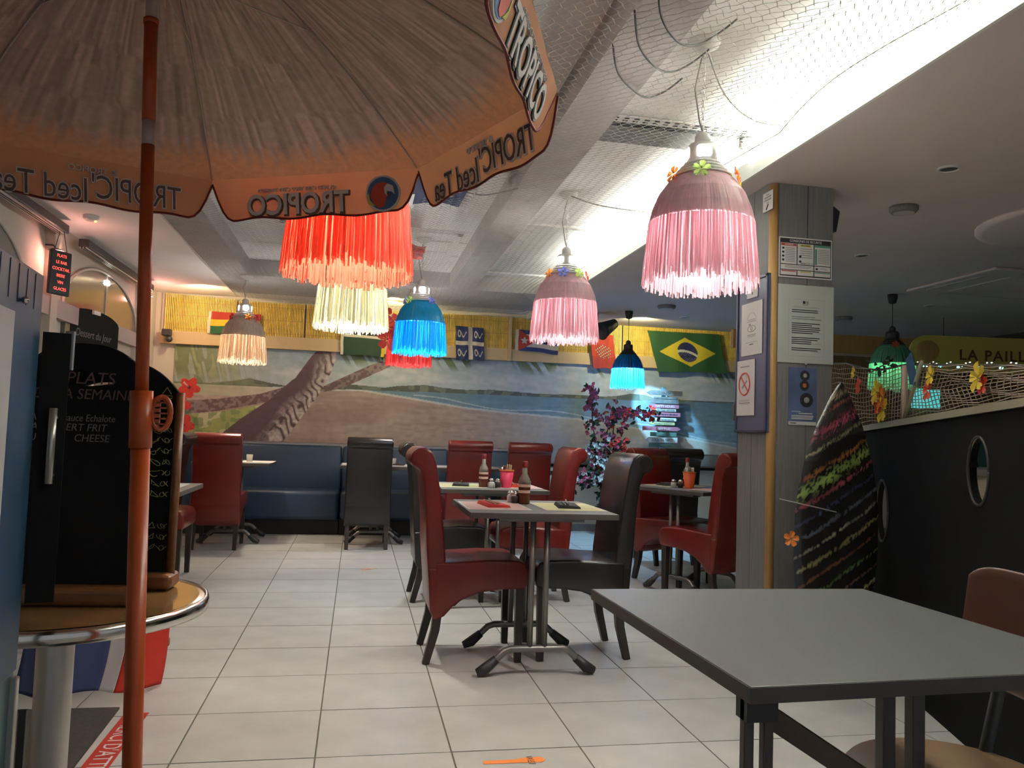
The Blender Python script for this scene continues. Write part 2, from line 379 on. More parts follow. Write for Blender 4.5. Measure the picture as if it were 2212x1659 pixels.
def paint_mural():
    x0, x1, z0, z1 = -1.93, 4.95, .925, 1.925; nx, nz = 1150, 170
    xs = np.linspace(x0, x1, nx+1); zs = np.linspace(z0, z1, nz+1)
    X, Z = np.meshgrid(xs, zs, indexing='ij'); C = np.zeros(X.shape+(3,))
    def put(m, col, a=1.):
        col = np.array(col); a = np.broadcast_to(a, X.shape)[..., None]*m[..., None]; C[:] = C*(1-a)+col*a
    horizon = curve([(-2, 1.51), (.63, 1.53), (2.2, 1.53), (4.5, 1.555), (5, 1.56)], X)
    # sky
    t = np.clip((Z-horizon)/.4, 0, 1)[..., None]
    C[:] = np.array((.36, .40, .42))*(1-t)+np.array((.22, .28, .32))*t
    cl = vnoise(X*.6, Z*2.2, 3, 1)*.6+vnoise(X, Z*3, 7, 2)*.4; put(cl > .5, (.46, .47, .47), np.clip((cl-.5)*2.2, 0, .6))
    # sea
    sea = Z < horizon; put(sea, (.12, .20, .26)); sn = vnoise(X, Z*10, 6, 3)
    put(sea, (.22, .32, .38), .7*sn*np.clip((horizon-Z)*4, 0, 1))
    # sand
    ss = curve([(-2, 1.50), (-.28, 1.51), (0, 1.52), (.64, 1.44), (1.16, 1.37), (1.7, 1.33), (2.52, 1.29), (3.37, 1.19), (4.49, 1.01), (5, .95)], X)
    sand = Z < ss+.012*(vnoise(X, Z, 9, 4)-.5); put(sand, (.33, .255, .215))
    n = vnoise(X*.5, Z*7, 5, 5); put(sand, (.40, .33, .285), .4*n); put(sand, (.20, .14, .12), .35*np.clip((vnoise(X*.9, Z*6, 8, 6)-.6)*4, 0, 1)*(X < 1.6))
    put(sand & (X < 1.2), (.25, .165, .145), .75*np.clip((vnoise(X*.8, Z*2.2, 3, 21)-.35)*2.2, 0, 1)*np.clip((1.2-X), 0, 1)); put(sand & (X > 1.3), (.36, .36, .34), np.clip((X-1.3)/1.2, 0, .75))
    put(np.abs(Z-ss) < .012, (.52, .54, .54), .6); put((np.abs(Z-ss-.045+.02*np.sin(X*5)) < .007) & (X > .6), (.45, .5, .52), .6)
    # hills
    hl = curve([(-1.58, 1.52), (-1.35, 1.55), (-1.16, 1.59), (-.96, 1.55), (-.67, 1.51), (-.3, 1.55), (-.08, 1.57), (.27, 1.55), (.42, 1.575), (.73, 1.60), (.94, 1.575), (1.2, 1.565), (1.47, 1.58), (2.07, 1.555), (2.45, 1.565), (2.8, 1.555), (2.96, 1.57), (3.14, 1.605), (3.3, 1.60), (3.42, 1.57), (3.94, 1.555), (4.48, 1.56)], X)
    put((Z >= horizon-.005) & (Z < hl+.006), (.075, .09, .075)); put((Z >= horizon) & (Z < hl) & (vnoise(X, Z, 14, 7) > .55), (.14, .16, .12))
    # pale strips at left, foliage
    put((X < -.6) & (Z < 1.51) & (Z > 1.40), (.46, .44, .34), .8)
    st = vnoise(X*12+Z*3, Z*1.4, 2.2, 8); fo = np.clip((1.1-(X+1.9))*1.1, 0, 1)*np.clip((Z-1.45)*5, 0, 1)
    put((X < -.3), (.115, .125, .07), fo*(.35+.65*(st > .42))); put((X < -.3) & (st > .74), (.30, .34, .18), fo*.7)
    put((X < -.9) & (Z > 1.4), (.16, .19, .09), .45*np.clip((-.9-X)*1.6, 0, 1))
    # palm fronds hanging from the top
    for (cx, wd) in ((-.05, .28), (.35, .3), (1.05, .28), (2.0, .35), (2.8, .2), (4.3, .3)):
        fn = vnoise((X-cx)*14+(Z*9), Z*3, 2, int(cx*10)+40); dd = np.clip(1-np.hypot((X-cx)/wd, (Z-1.93)/.17), 0, 1)
        put(dd > .02, (.10, .13, .065), np.clip(dd*2.2, 0, 1)*(fn > .42))
    # grass
    gr = [(-1.93, 1.17), (-1.47, 1.22), (-.86, 1.35), (-.85, 1.25), (-1.1, 1.12), (-1.46, .90), (-1.93, .90)]
    m = inpoly(gr, X, Z); put(m, (.42, .40, .23)); put(m, (.24, .27, .07), (vnoise(X, Z, 10, 9) > .45)*.8); put(m & (vnoise(X, Z, 22, 10) > .6), (.13, .20, .08), .7)
    # thin trunk
    for pl in ([(-1.93, 1.32), (-1.48, 1.36), (-1.05, 1.43), (-.67, 1.56), (-.55, 1.52), (-.91, 1.36), (-1.47, 1.23), (-1.93, 1.17)],
               [(-.43, 1.52), (-.18, 1.65), (.11, 1.80), (.34, 1.89), (.40, 1.83), (.07, 1.66), (-.18, 1.53), (-.38, 1.48)]):
        m = inpoly(pl, X, Z); put(m, (.12, .075, .078)); put(m & (vnoise(X*4, Z*4, 9, 11) > .52), (.22, .165, .16), .7)
    # big trunk
    tk = [(-1.52, .90), (-1.23, 1.16), (-.96, 1.36), (-.68, 1.63), (-.53, 1.86), (-.47, 1.93), (-.24, 1.93), (-.31, 1.7), (-.42, 1.46), (-.61, 1.18), (-.80, .90)]
    m = inpoly(tk, X, Z); put(m, (.095, .055, .065))
    # light right side with ring marks
    ctr = curve([(.9, -1.05), (1.2, -.84), (1.46, -.60), (1.7, -.42), (1.93, -.34)], Z); ax = (X-ctr)
    rings = .5+.5*np.sin((X*.50+Z*.86+.5*(X-ctr))*62+13*vnoise(X, Z, 5, 12)+5*vnoise(X, Z, 17, 19))
    put(m, (.52, .45, .41), np.clip(.42+ax*5+.5*(vnoise(X, Z, 5, 18)-.5), 0, 1)*(.30+.70*np.clip((rings-.25)*2.5, 0, 1))*(.45+.55*vnoise(X*6, Z*6, 9, 13)))
    put(m & (ax > .02) & (rings < .12), (.05, .03, .03), .8)
    # hibiscus
    for (hx, hz, hr) in ((-1.77, 1.47, .115), (-1.86, 1.28, .12), (-1.81, 1.07, .12)):
        an = np.arctan2(Z-hz, X-hx); rr = np.hypot(X-hx, Z-hz); pet = hr*(.62+.38*np.abs(np.cos(2.5*an+hx*5)))
        put((rr < hr*1.3) & (rr > pet) & (Z > hz) & (vnoise(X, Z, 9, 14) > .62), (.07, .12, .05), .6)
        put(rr < pet, (.47, .035, .025)); put((rr < pet) & (vnoise(an*2, rr*30, 3, 15) > .6), (.33, .02, .015), .7); put(rr < hr*.16, (.10, .01, .02)); put((np.abs(an-2.4) < .12) & (rr < hr*.7), (.6, .4, .35), .8)
    C *= 1.22; C *= .93+.14*vnoise(X, Z, 25, 16)[..., None]
    vs = [(x, 8.975, z) for x in xs for z in zs]; fs = [(i*(nz+1)+j, (i+1)*(nz+1)+j, (i+1)*(nz+1)+j+1, i*(nz+1)+j+1) for i in range(nx) for j in range(nz)]
    mb = MB(); mb.add(vs, fs, C.reshape(-1, 3).tolist())
    b = len(mb.v)
    # back edge so the painted board has thickness
    o = mb.build('mural', M_paint, fix=False); return tag(o, 'long beach mural with leaning palm trunks painted on the back wall', 'mural')
mural = paint_mural()
bk = MB(); bk.span(-1.93, 4.95, 8.976, 8.999, .925, 1.925); bk.build('backing_board', M_wallw, mural)

# ------------------------------------------------------------------ bamboo screens
edges = [(-2.04, -1.33), (-1.31, -.62), (-.60, .30), (.32, 1.64), (1.68, 3.0), (3.02, 4.75)]
labels = ['curled honey bamboo screen at the left end of the back wall', 'bamboo screen behind the red yellow green flag', 'brown stained bamboo screen above the palm trunk',
          'bamboo screen behind the blue snake flag with white cross', 'bamboo screen behind the flag with star and triangle', 'bright bamboo screen behind the green flag with yellow diamond']
for k, (a, b) in enumerate(edges):
    t = thing('bamboo_screen', labels[k], 'screen', ((a+b)/2, 8.96, 2.03), group='bamboo screens above the mural')
    mb = MB(); n = int((b-a)/.0165)
    for i in range(n):
        x = a+(i+.5)*(b-a)/n-(a+b)/2; top = 2.425 if k != 0 else 2.455-.02*(i/n)
        zb = random.uniform(-.004, .010); curl = -.05*max(0, 1-i/8)**2 if k == 0 else 0
        h = top-2.03
        vs = [];
        cw = random.uniform(.0048, .0066); x += random.uniform(-.0007, .0007)
        for (dx, dy) in ((-cw, 0), (-cw*.55, -.008), (cw*.55, -.008), (cw, 0)):
            vs += [(x+dx, dy-.006+curl, zb), (x+dx+(-.0*i), dy-.006+curl, h)]
        mb.add(vs, [(0, 2, 3, 1), (2, 4, 5, 3), (4, 6, 7, 5), (0, 6, 4, 2)])
    tag(mb.build('cane', M_bamboo, t, fix=False), kind='stuff')
    mb = MB()
    mb.span(a-(a+b)/2, b-(a+b)/2, .002, .010, .0, .385); mb.build('backing', M_screenback, t); mb = MB()
    for z in (.06, .20, .34): mb.span(a-(a+b)/2, b-(a+b)/2, -.017, -.014, z, z+.003)
    mb.build('binding_wire', M_bullnose, t)
po = MB(); po.span(1.64, 1.68, 8.90, 8.99, 1.92, 2.43); tag(po.build('timber_post', M_fascia), 'narrow tan batten between two bamboo screens', 'batten')

# ------------------------------------------------------------------ flags on the screens (cloth coloured by design)
def flag(name, label, quad, fn, nu=90, nv=60, wave=.006, group='flags pinned to the bamboo', edge=None):
    # quad: top-left, top-right, bottom-right, bottom-left (x,z) on the wall
    tl, tr, br, bl = quad; y = 8.915
    def pos(u, v):
        x = (tl[0]*(1-u)+tr[0]*u)*(1-v)+(bl[0]*(1-u)+br[0]*u)*v; z = (tl[1]*(1-u)+tr[1]*u)*(1-v)+(bl[1]*(1-u)+br[1]*u)*v
        return (x+wave*.4*math.sin(v*9), y-.010-wave*math.sin(u*17+v*3)-wave*math.sin(u*6+1), z-wave*math.sin(u*8+.4)*v)
    m = MB(); m.grid(pos, nu, nv, fn)
    o = m.build(name, M_cloth, fix=False)
    so_ = o.modifiers.new('thickness', 'SOLIDIFY'); so_.thickness = .002
    return tag(o, label, 'flag', group)
RED = (.42, .035, .02); YEL = (.60, .42, .02); GRN = (.02, .11, .04); NAV = (.03, .04, .12); CRM = (.62, .56, .44); BLK = (.012, .012, .014)
flag('flag', 'red, yellow and green striped flag behind the small beige lamp', ((-1.60, 2.285), (-1.07, 2.283), (-1.09, 2.07), (-1.61, 2.055)),
     lambda u, v: CRM if u < .05 else (RED if v < .36 else YEL if v < .66 else GRN))
flag('flag', 'dark green flag with thin yellow, black and cream stripes right of the ivory lamp', ((-.22, 2.20), (.27, 2.18), (.25, 1.895), (-.22, 1.90)),
     lambda u, v: CRM if u < .06 else (YEL if (v < .12 or u > .93) else BLK if v < .24 else CRM if v < .34 else (.025, .06, .035)))
def snake(u, v):
    if abs(u-.52) < .075 or abs(v-.5) < .055: return CRM
    uu = (u/.44 if u < .5 else (u-.6)/.4); vv = (v/.44 if v < .5 else (v-.56)/.44)
    yy = .55+.16*math.sin(uu*13) if uu > .38 else .5
    if uu > .38 and uu < .85 and abs(vv-yy) < .055: return CRM
    r = math.hypot((uu-.27)/.13, (vv-.5)/.24)
    if .6 < r < 1.05 and uu < .45: return CRM
    return NAV
flag('flag', 'navy flag with white cross and four white snakes', ((1.035, 2.285), (1.355, 2.275), (1.375, 1.91), (1.05, 1.905)), snake, 110, 110)
def cuba(u, v):
    if u < .07: return CRM
    uu = (u-.07)/.93
    if uu < .46*(1-abs(v-.5)*2):
        a = math.atan2(v-.5, (uu-.16)*1.9); r = math.hypot((uu-.16)*1.9, v-.5)
        if r < .17*(.45+.55*abs(math.cos((a+PI/2)*2.5))**2): return (.62, .6, .52)
        return (.50, .06, .03)
    return (.035, .055, .17) if int(v*5) % 2 == 0 else CRM
flag('flag', 'flag with white star on a red triangle and blue stripes', ((1.72, 2.285), (2.24, 2.27), (2.22, 2.015), (1.72, 2.05)), cuba, 120, 80)
def redf(u, v):
    r = math.hypot((u-.52)/.33, (v-.52)/.2); q = math.sin(u*47+v*9)*math.sin(v*61-u*13)
    if r < 1 and q > .0: return (.55, .5, .38) if q > .45 else (.05, .03, .02)
    return (.45, .045, .02) if v < .66 else (.36, .035, .025)
flag('flag', 'red banner with black and cream motif left of the round blue lamp', ((2.60, 2.30), (2.88, 2.28), (2.94, 1.885), (2.65, 1.89)), redf, 80, 110)
def brazil(u, v):
    d = abs(u-.5)/.40+abs(v-.5)/.37
    if d < 1:
        X = (u-.5)*1.75; Z = v-.5; r = math.hypot(X, Z)
        if r < .25:
            k = math.hypot(X+.12, Z-.5)
            if .50 < k < .56: return (.6, .6, .5)
            if (math.sin(u*170)*math.sin(v*130) > .86) and Z > -.02: return (.5, .5, .5)
            return (.025, .03, .09)
        return (.66, .50, .03)
    return (.03, .10, .03)
flag('flag', 'large green flag with yellow diamond and blue disc', ((3.30, 2.36), (4.21, 2.365), (4.31, 1.905), (3.44, 1.885)), brazil, 150, 90)

# ------------------------------------------------------------------ left wall: arches, rails
def arch(cy, zc, ry, rz, label):
    t = thing('arched_window', label, 'window', (X0, cy, zc)); t['kind'] = 'structure'
    n = 24; pts = [(ry*math.cos(PI*i/n), rz*math.sin(PI*i/n)) for i in range(n+1)]
    MB().prism([(p[0], p[1]) for p in pts], .004, .010, 'yz').build('pane', M_mirror, t)
    m = MB(); m.tube([(.014, p[0], p[1]) for p in pts], .012, 6); m.build('arch_frame', M_arch, t, smooth=True)
    m = MB(); m.span(.004, .018, -.008, .008, 0, rz); m.build('glazing_bar', M_arch, t)
    return t
a1 = arch(7.25, 1.93, .98, .40, 'half round smoked window nearest the back wall'); a1.name = 'window_1'
a2 = arch(4.6, 1.93, .98, .40, 'half round smoked window nearest the blue panel'); a2.name = 'window_2'
for t in (a1, a2):
    if 'category' in t: del t['category']
b = MB(); b.span(X0, X0+.05, 3.4, 8.5, 1.80, 1.93); struct(b.build('trim_11', M_pinkwall), 'pale band under the half round windows')
b = MB()
for y in (5.98, 8.32): b.span(X0, X0+.06, y-.06, y+.06, 0, 2.47)
struct(b.build('trim_12', M_wallw), 'pale pilasters of the left wall')
b = MB(); b.span(X0, X0+.03, 6.3, 6.9, .3, 1.8); b.span(X0, X0+.03, 7.0, 8.2, .9, 1.55); struct(b.build('window_3', M_mirror))
b = MB(); b.span(X0, X0+.05, 8.14, 8.19, .3, 1.82); b.span(X0, X0+.05, 6.9, 6.96, .3, 1.82); b.span(X0, X0+.05, 6.9, 8.19, 1.58, 1.62); struct(b.build('trim_13', M_arch), 'pale frame of the serving opening')
for (ya, yb, lab) in ((4.2, 5.95, 'dark curtain rail nearest the blue panel'), (6.35, 8.3, 'ribbed dark curtain rail below the ceiling by the back')):
    t = thing('curtain_rail', lab, 'rail', (X0+.1, (ya+yb)/2, 2.37)); h = (yb-ya)/2
    m = MB(); m.span(-.035, .035, -h, h, 0, .06); m.build('rail_box', M_rubber, t, bevel=.008)
    m = MB()
    for s in (-.02, .0, .02): m.span(s-.003, s+.003, -h, h, -.012, 0)
    m.build('rail_track', M_alu, t)
# pendant lights red
def redlamp(loc, lab):
    t = thing('red_wall_lamp', lab, 'lamp', loc, group='small red bulbs on the left wall')
    m = MB(); m.sphere((.05, 0, -.03), .026, 10, 6, (1, 1, 1.2)); m.build('bulb', M_redbulb, t, smooth=True)
    m = MB(); m.tube([(-.02, 0, .03), (.03, 0, .03), (.05, 0, .005)], .006, 6); m.lathe([(.012, 0), (.045, -.012), (.05, -.018)], 12, (.05, 0, .01)); m.build('shade', M_lampdark, t)
    l = bpy.data.lights.new('bulb_light', 'POINT'); l.energy = 5; l.color = (1, .42, .34); l.shadow_soft_size = .03
    o = bpy.data.objects.new('bulb_light', l); o.location = (.085, 0, -.04); COL.objects.link(o); o.parent = t
redlamp((-2.13, 5.92, 2.25), 'glowing red bulb on the wall left of the hanging sign')
redlamp((-2.13, 8.36, 2.33), 'glowing red bulb on the wall behind the orange parasol pole')
t = thing('emergency_light', 'small ceiling fitting with an amber glow near the left wall', 'light', (-1.83, 5.78, 2.47))
MB().lathe([(.05, 0), (.05, -.02), (.03, -.035)], 16).build('fitting', M_white, t, smooth=True); MB().sphere((.03, 0, -.036), .008, 8, 5).build('glow', M_amber, t)
t = thing('round_wall_light', 'bright round light shining behind the half round window', 'light', (-2.13, 7.26, 2.255))
MB().sphere((0, 0, 0), .032, 12, 8, (.4, 1.4, .75)).build('bulb', M_bulb, t, smooth=True); MB().lathe([(.05, -.004), (.05, .0)], 14).build('mount', M_arch, t)
# led sign hanging
t = thing('led_sign', 'small black hanging sign with glowing red letters', 'sign', (-2.03, 5.86, 1.93), math.radians(62))
MB().span(-.085, .085, -.012, .012, 0, .30).build('sign_panel', M_rubber, t, bevel=.006)
for k, s_ in enumerate(('PLATS', 'LE BAR', 'COCKTAIL', 'BIERE', 'VIN', 'GLACES')):
    text('lettering', s_, .029, frame((0, -.0135, .265-k*.045), (1, 0, 0), (0, 0, 1)), M_led, t)
m = MB(); m.tube([(-.05, 0, .30), (0, 0, .50), (.05, 0, .30)], .003, 5); m.build('hanging_cord', M_rubber, t)
# small chalkboard on left wall
t = thing('wall_chalkboard', 'small rounded chalkboard with white writing on the left wall', 'chalkboard', (-2.07, 6.75, 1.50), math.radians(80))
pts = [(-.40, 0), (.40, 0), (.40, .36)]+[(.40*math.cos(a), .36+.09*math.sin(a)) for a in np.linspace(.1, PI-.1, 14)]+[(-.40, .36)]
MB().prism(pts, -.012, .012).build('board', M_chalkb, t, bevel=.004)
text('lettering', 'Dessert du Jour', .085, frame((.0, -.0135, .25), (1, 0, 0), (0, 0, 1)), M_chalkw, t, shear=.2); text('lettering', 'Ile flottante', .06, frame((.0, -.0135, .10), (1, 0, 0), (0, 0, 1)), M_chalkp, t, shear=.2)
m = MB(); m.box((0, -.02, .43), (.10, .02, .03)); m.build('clip_label', M_white, t)
t = thing('black_wall_speaker', 'black speaker on the left end of the bamboo fascia', 'speaker', (-2.0, 8.86, 1.93))
MB().box((0, 0, .10), (.09, .08, .07)).build('speaker_box', M_rubber, t, bevel=.008); MB().sphere((.03, -.02, .03), .035, 10, 6).build('speaker_ball', M_lampdark, t, smooth=True); MB().tube([(0, .07, .06), (0, 0, .08)], .01, 6).build('bracket', M_rubber, t)

# ================================================================== CEILING NET, VENTS
t = thing('ceiling_net', 'big white fishing net draped under the pale ceiling', 'net', (0, 0, 2.43))
mb = MB()
NX0, NX1, NY0, NY1 = -1.30, 1.84, .4, 8.75
def netz(x, y):
    z = -.012+.012*math.sin(x*5+y*1.7)+.010*math.sin(y*4.1-x*2)
    z -= .018*math.exp(-((x-.3)/.5)**2)
    if x > 1.2: z += (x-1.2)**2*.16
    return z
cell = .034; s2 = cell*math.sqrt(2)
def strand(p0, p1, r=.0019):
    L = math.hypot(p1[0]-p0[0], p1[1]-p0[1]); n = max(1, int(L/cell)); vs = []; nx_, ny_ = -(p1[1]-p0[1])/max(L, 1e-6), (p1[0]-p0[0])/max(L, 1e-6)
    for i in range(n+1):
        u = i/n; x = p0[0]+(p1[0]-p0[0])*u; y = p0[1]+(p1[1]-p0[1])*u; z = netz(x, y)
        zz = .0042*(1 if i % 2 else -1); x += nx_*zz+.009*math.sin(y*3.3+x); y += ny_*zz+.010*math.sin(x*6+y)
        vs += [(x-r, y, z), (x+r*.5, y+r*.87, z+r*.5), (x+r*.5, y-r*.87, z-r*.7)]
    fs = []
    for i in range(n):
        for j in range(3): fs.append((i*3+j, i*3+(j+1) % 3, i*3+3+(j+1) % 3, i*3+3+j))
    mb.add(vs, fs)
c0 = NX0-NY1
while c0 < NX1-NY0:                      # x - y = c0
    ya, yb = max(NY0, NX0-c0), min(NY1, NX1-c0)
    if yb > ya: strand((ya+c0, ya), (yb+c0, yb))
    c0 += s2*.93
c0 = NX0+NY0
while c0 < NX1+NY1:                      # x + y = c0
    ya, yb = max(NY0, c0-NX1), min(NY1, c0-NX0)
    if yb > ya: strand((c0-ya, ya), (c0-yb, yb))
    c0 += s2*.93
tag(mb.build('netting', M_net, t, fix=False), kind='stuff')
m = MB()
pts = []
for i in range(60):
    y = NY0+(NY1-NY0)*i/59; k = (i % 10)/10; pts.append((1.80-.10*abs(math.sin(i*PI/10)), y, netz(1.75, y)+.01-.02*abs(math.sin(i*PI/10))))
m.tube(pts, .003, 5); m.tube([(NX0, NY0+(NY1-NY0)*i/30, netz(NX0, 0)+.015) for i in range(31)], .003, 5)
m.build('edge_rope', M_net, t, smooth=True)
# perforated vent strip with a dark slot
t = thing('slot_vent', 'white perforated strip beside a dark slot in the ceiling above the nearest pink lamp', 'vent', (1.46, 3.55, 2.60))
m = MB(); m.span(-.42, .38, -.07, .0, -.012, -.008); m.build('strip', M_white, t)
m = MB()
for i in range(15):
    for j in range(2): m.span(-.40+i*.05, -.375+i*.05, -.058+j*.028, -.046+j*.028, -.014, -.0115)
tag(m.build('perforation', M_ink, t), kind='stuff')
m = MB(); m.span(-.42, .38, .0, .045, -.012, -.004); m.build('slot', M_ink, t)
m = MB(); m.span(-.42, .38, .05, .26, -.012, -.002)
m.build('backing_panel', M_panel, t)
t = thing('round_spot_fitting', 'bright round spot fitting at the right end of the slotted vent', 'light', (1.83, 3.60, 2.55))
MB().lathe([(.035, .05), (.04, 0), (.03, -.01)], 14).build('housing', M_white, t, smooth=True); MB().lathe([(.028, -.011), (.020, -.016)], 12).build('lens', M_bulb, t)
t = thing('louvred_vent', 'square ceiling vent with dark louvres behind the red lamp', 'vent', (0.0, 6.3, 2.60))
m = MB()
for (a, b, c, d) in ((-.62, .72, -.38, -.34), (-.62, .72, .34, .38), (-.62, -.57, -.38, .38), (.67, .72, -.38, .38)): m.span(a, b, c, d, -.03, 0)
m.build('vent_frame', M_ceil, t, bevel=.008)
for k in range(3):
    MB().span(-.28, .10, -.20+k*.11, -.15+k*.11, -.022, -.005).build('louvre', M_navy, t)
MB().span(-.32, .30, -.28, .20, -.006, -.002).build('vent_plate', M_white, t)
# cloths lying on the net
def ceilflag(label, x0, x1, y0, y1, z, material, fringe=None, seed=1):
    t = thing('ceiling_flag', label, 'flag', ((x0+x1)/2, (y0+y1)/2, z), group='flags lying in the ceiling net')
    hx, hy = (x1-x0)/2, (y1-y0)/2
    m = MB(); m.grid(lambda u, v: (-hx+2*hx*u, -hy+2*hy*v, .012*math.sin(u*9+seed)+.01*math.sin(v*14)), 16, 40)
    o = m.build('cloth', material, t, fix=False); md = o.modifiers.new('thickness', 'SOLIDIFY'); md.thickness = .003
    if fringe:
        m = MB(); r = random.Random(seed)
        for i in range(int(2*hy/.05)):
            y = -hy+.05*i; m.tube([(hx, y, 0), (hx+.03+.02*r.random(), y+r.uniform(-.02, .02), -.01), (hx+.045, y+r.uniform(-.03, .03), -.03)], .004, 4)
        for i in range(int(2*hx/.05)):
            x = -hx+.05*i; m.tube([(x, hy, 0), (x+r.uniform(-.02, .02), hy+.03, -.02)], .004, 4)
        m.build('fringe', fringe, t)
    return t
cf = ceilflag('navy cloth with ragged pale fringe lying on the net above the parasol', .02, .52, 2.55, 4.55, 2.395, M_navycloth, M_whitecloth)
MB().span(-.14, -.02, .75, .98, -.022, -.018).build('white_stripe', M_whitecloth, cf)
ceilflag('red cloth lying in the net between the ivory and blue lamps', .13, .42, 5.6, 6.05, 2.40, M_redcloth, None, 3)
# cables above the net
def cable(label, pts, r, material, group=None):
    m = MB(); P_ = [Vector(p) for p in pts]; out = []
    for i in range(len(P_)-1):
        p0 = P_[max(i-1, 0)]; p1 = P_[i]; p2 = P_[i+1]; p3 = P_[min(i+2, len(P_)-1)]
        for k in range(6):
            u = k/6; out.append(.5*((2*p1)+(-p0+p2)*u+(2*p0-5*p1+4*p2-p3)*u*u+(-p0+3*p1-3*p2+p3)*u**3))
    out.append(P_[-1]); m.tube(out, r, 6)
    return tag(m.build('ceiling_cable', material, smooth=True), label, 'cable', group)
cable('pale cable from the nearest pink lamp rose to the cove', [(1.22, 2.74, 2.58), (1.40, 2.95, 2.50), (1.62, 3.12, 2.48), (1.85, 3.2, 2.51)], .004, M_cable)
cable('pale cable from the farther pink lamp rose to the cove', [(1.22, 4.72, 2.58), (1.36, 4.6, 2.50), (1.55, 4.55, 2.47), (1.85, 4.7, 2.51)], .004, M_cable)
cable('white conduit from the blue lamp rose to the duct', [(.45, 6.22, 2.585), (.6, 6.22, 2.585), (.80, 6.22, 2.585)], .006, M_white)
cable('grey cable between the navy cloth and the duct', [(.50, 4.3, 2.42), (.62, 4.25, 2.39), (.80, 4.2, 2.43)], .004, M_cable)
for k, (y0_, y1_, sag) in enumerate(((2.50, 2.62, .05), (2.72, 2.86, .04), (2.30, 2.40, .06))):
    cable(['dark cable drooping from the duct, middle one of three', 'dark cable drooping from the duct, farthest of three', 'dark cable drooping from the duct, nearest of three'][k],
          [(.80, y0_-.16, 2.445), (.86, y0_-.04, 2.43-sag*.7), (.95, y0_+.04, 2.42-sag), (1.04, y1_, 2.43-sag*.6), (1.12, y1_+.02, 2.45), (1.18, y1_, 2.50)], .0035, M_darkcable, 'dark cables drooping under the big duct')

# ================================================================== PENDANT LAMPS
def flower(mb_r, col, t, p, nrm, r=.045):
    n = Vector(nrm).normalized(); m = MB(); m.M = frame(p, n.orthogonal(), n.cross(n.orthogonal()))
    for k in range(5):
        a = 2*PI*k/5; c, s_ = math.cos(a), math.sin(a); pts = []
        for (l_, q_, h_) in ((.06, -.04, .0), (.45, -.30, .10), (.80, -.34, .16), (1.0, -.15, .08), (.94, 0, .12), (1.0, .15, .08), (.80, .34, .16), (.45, .30, .10), (.06, .04, .0)):
            pts.append(((c*l_-s_*q_)*r, (s_*l_+c*q_)*r, h_*r+.003))
        pts.append((c*.5*r, s_*.5*r, .0)); m.add(pts, [(q, q+1, 9) for q in range(8)])
    m.sphere((0, 0, .008), r*.14, 6, 4)
    o = m.build('flower', col, t, fix=False); return o
FC = [M_florange, M_flgreen, M_flcoral, M_flyellow, M_flblue, M_flred]
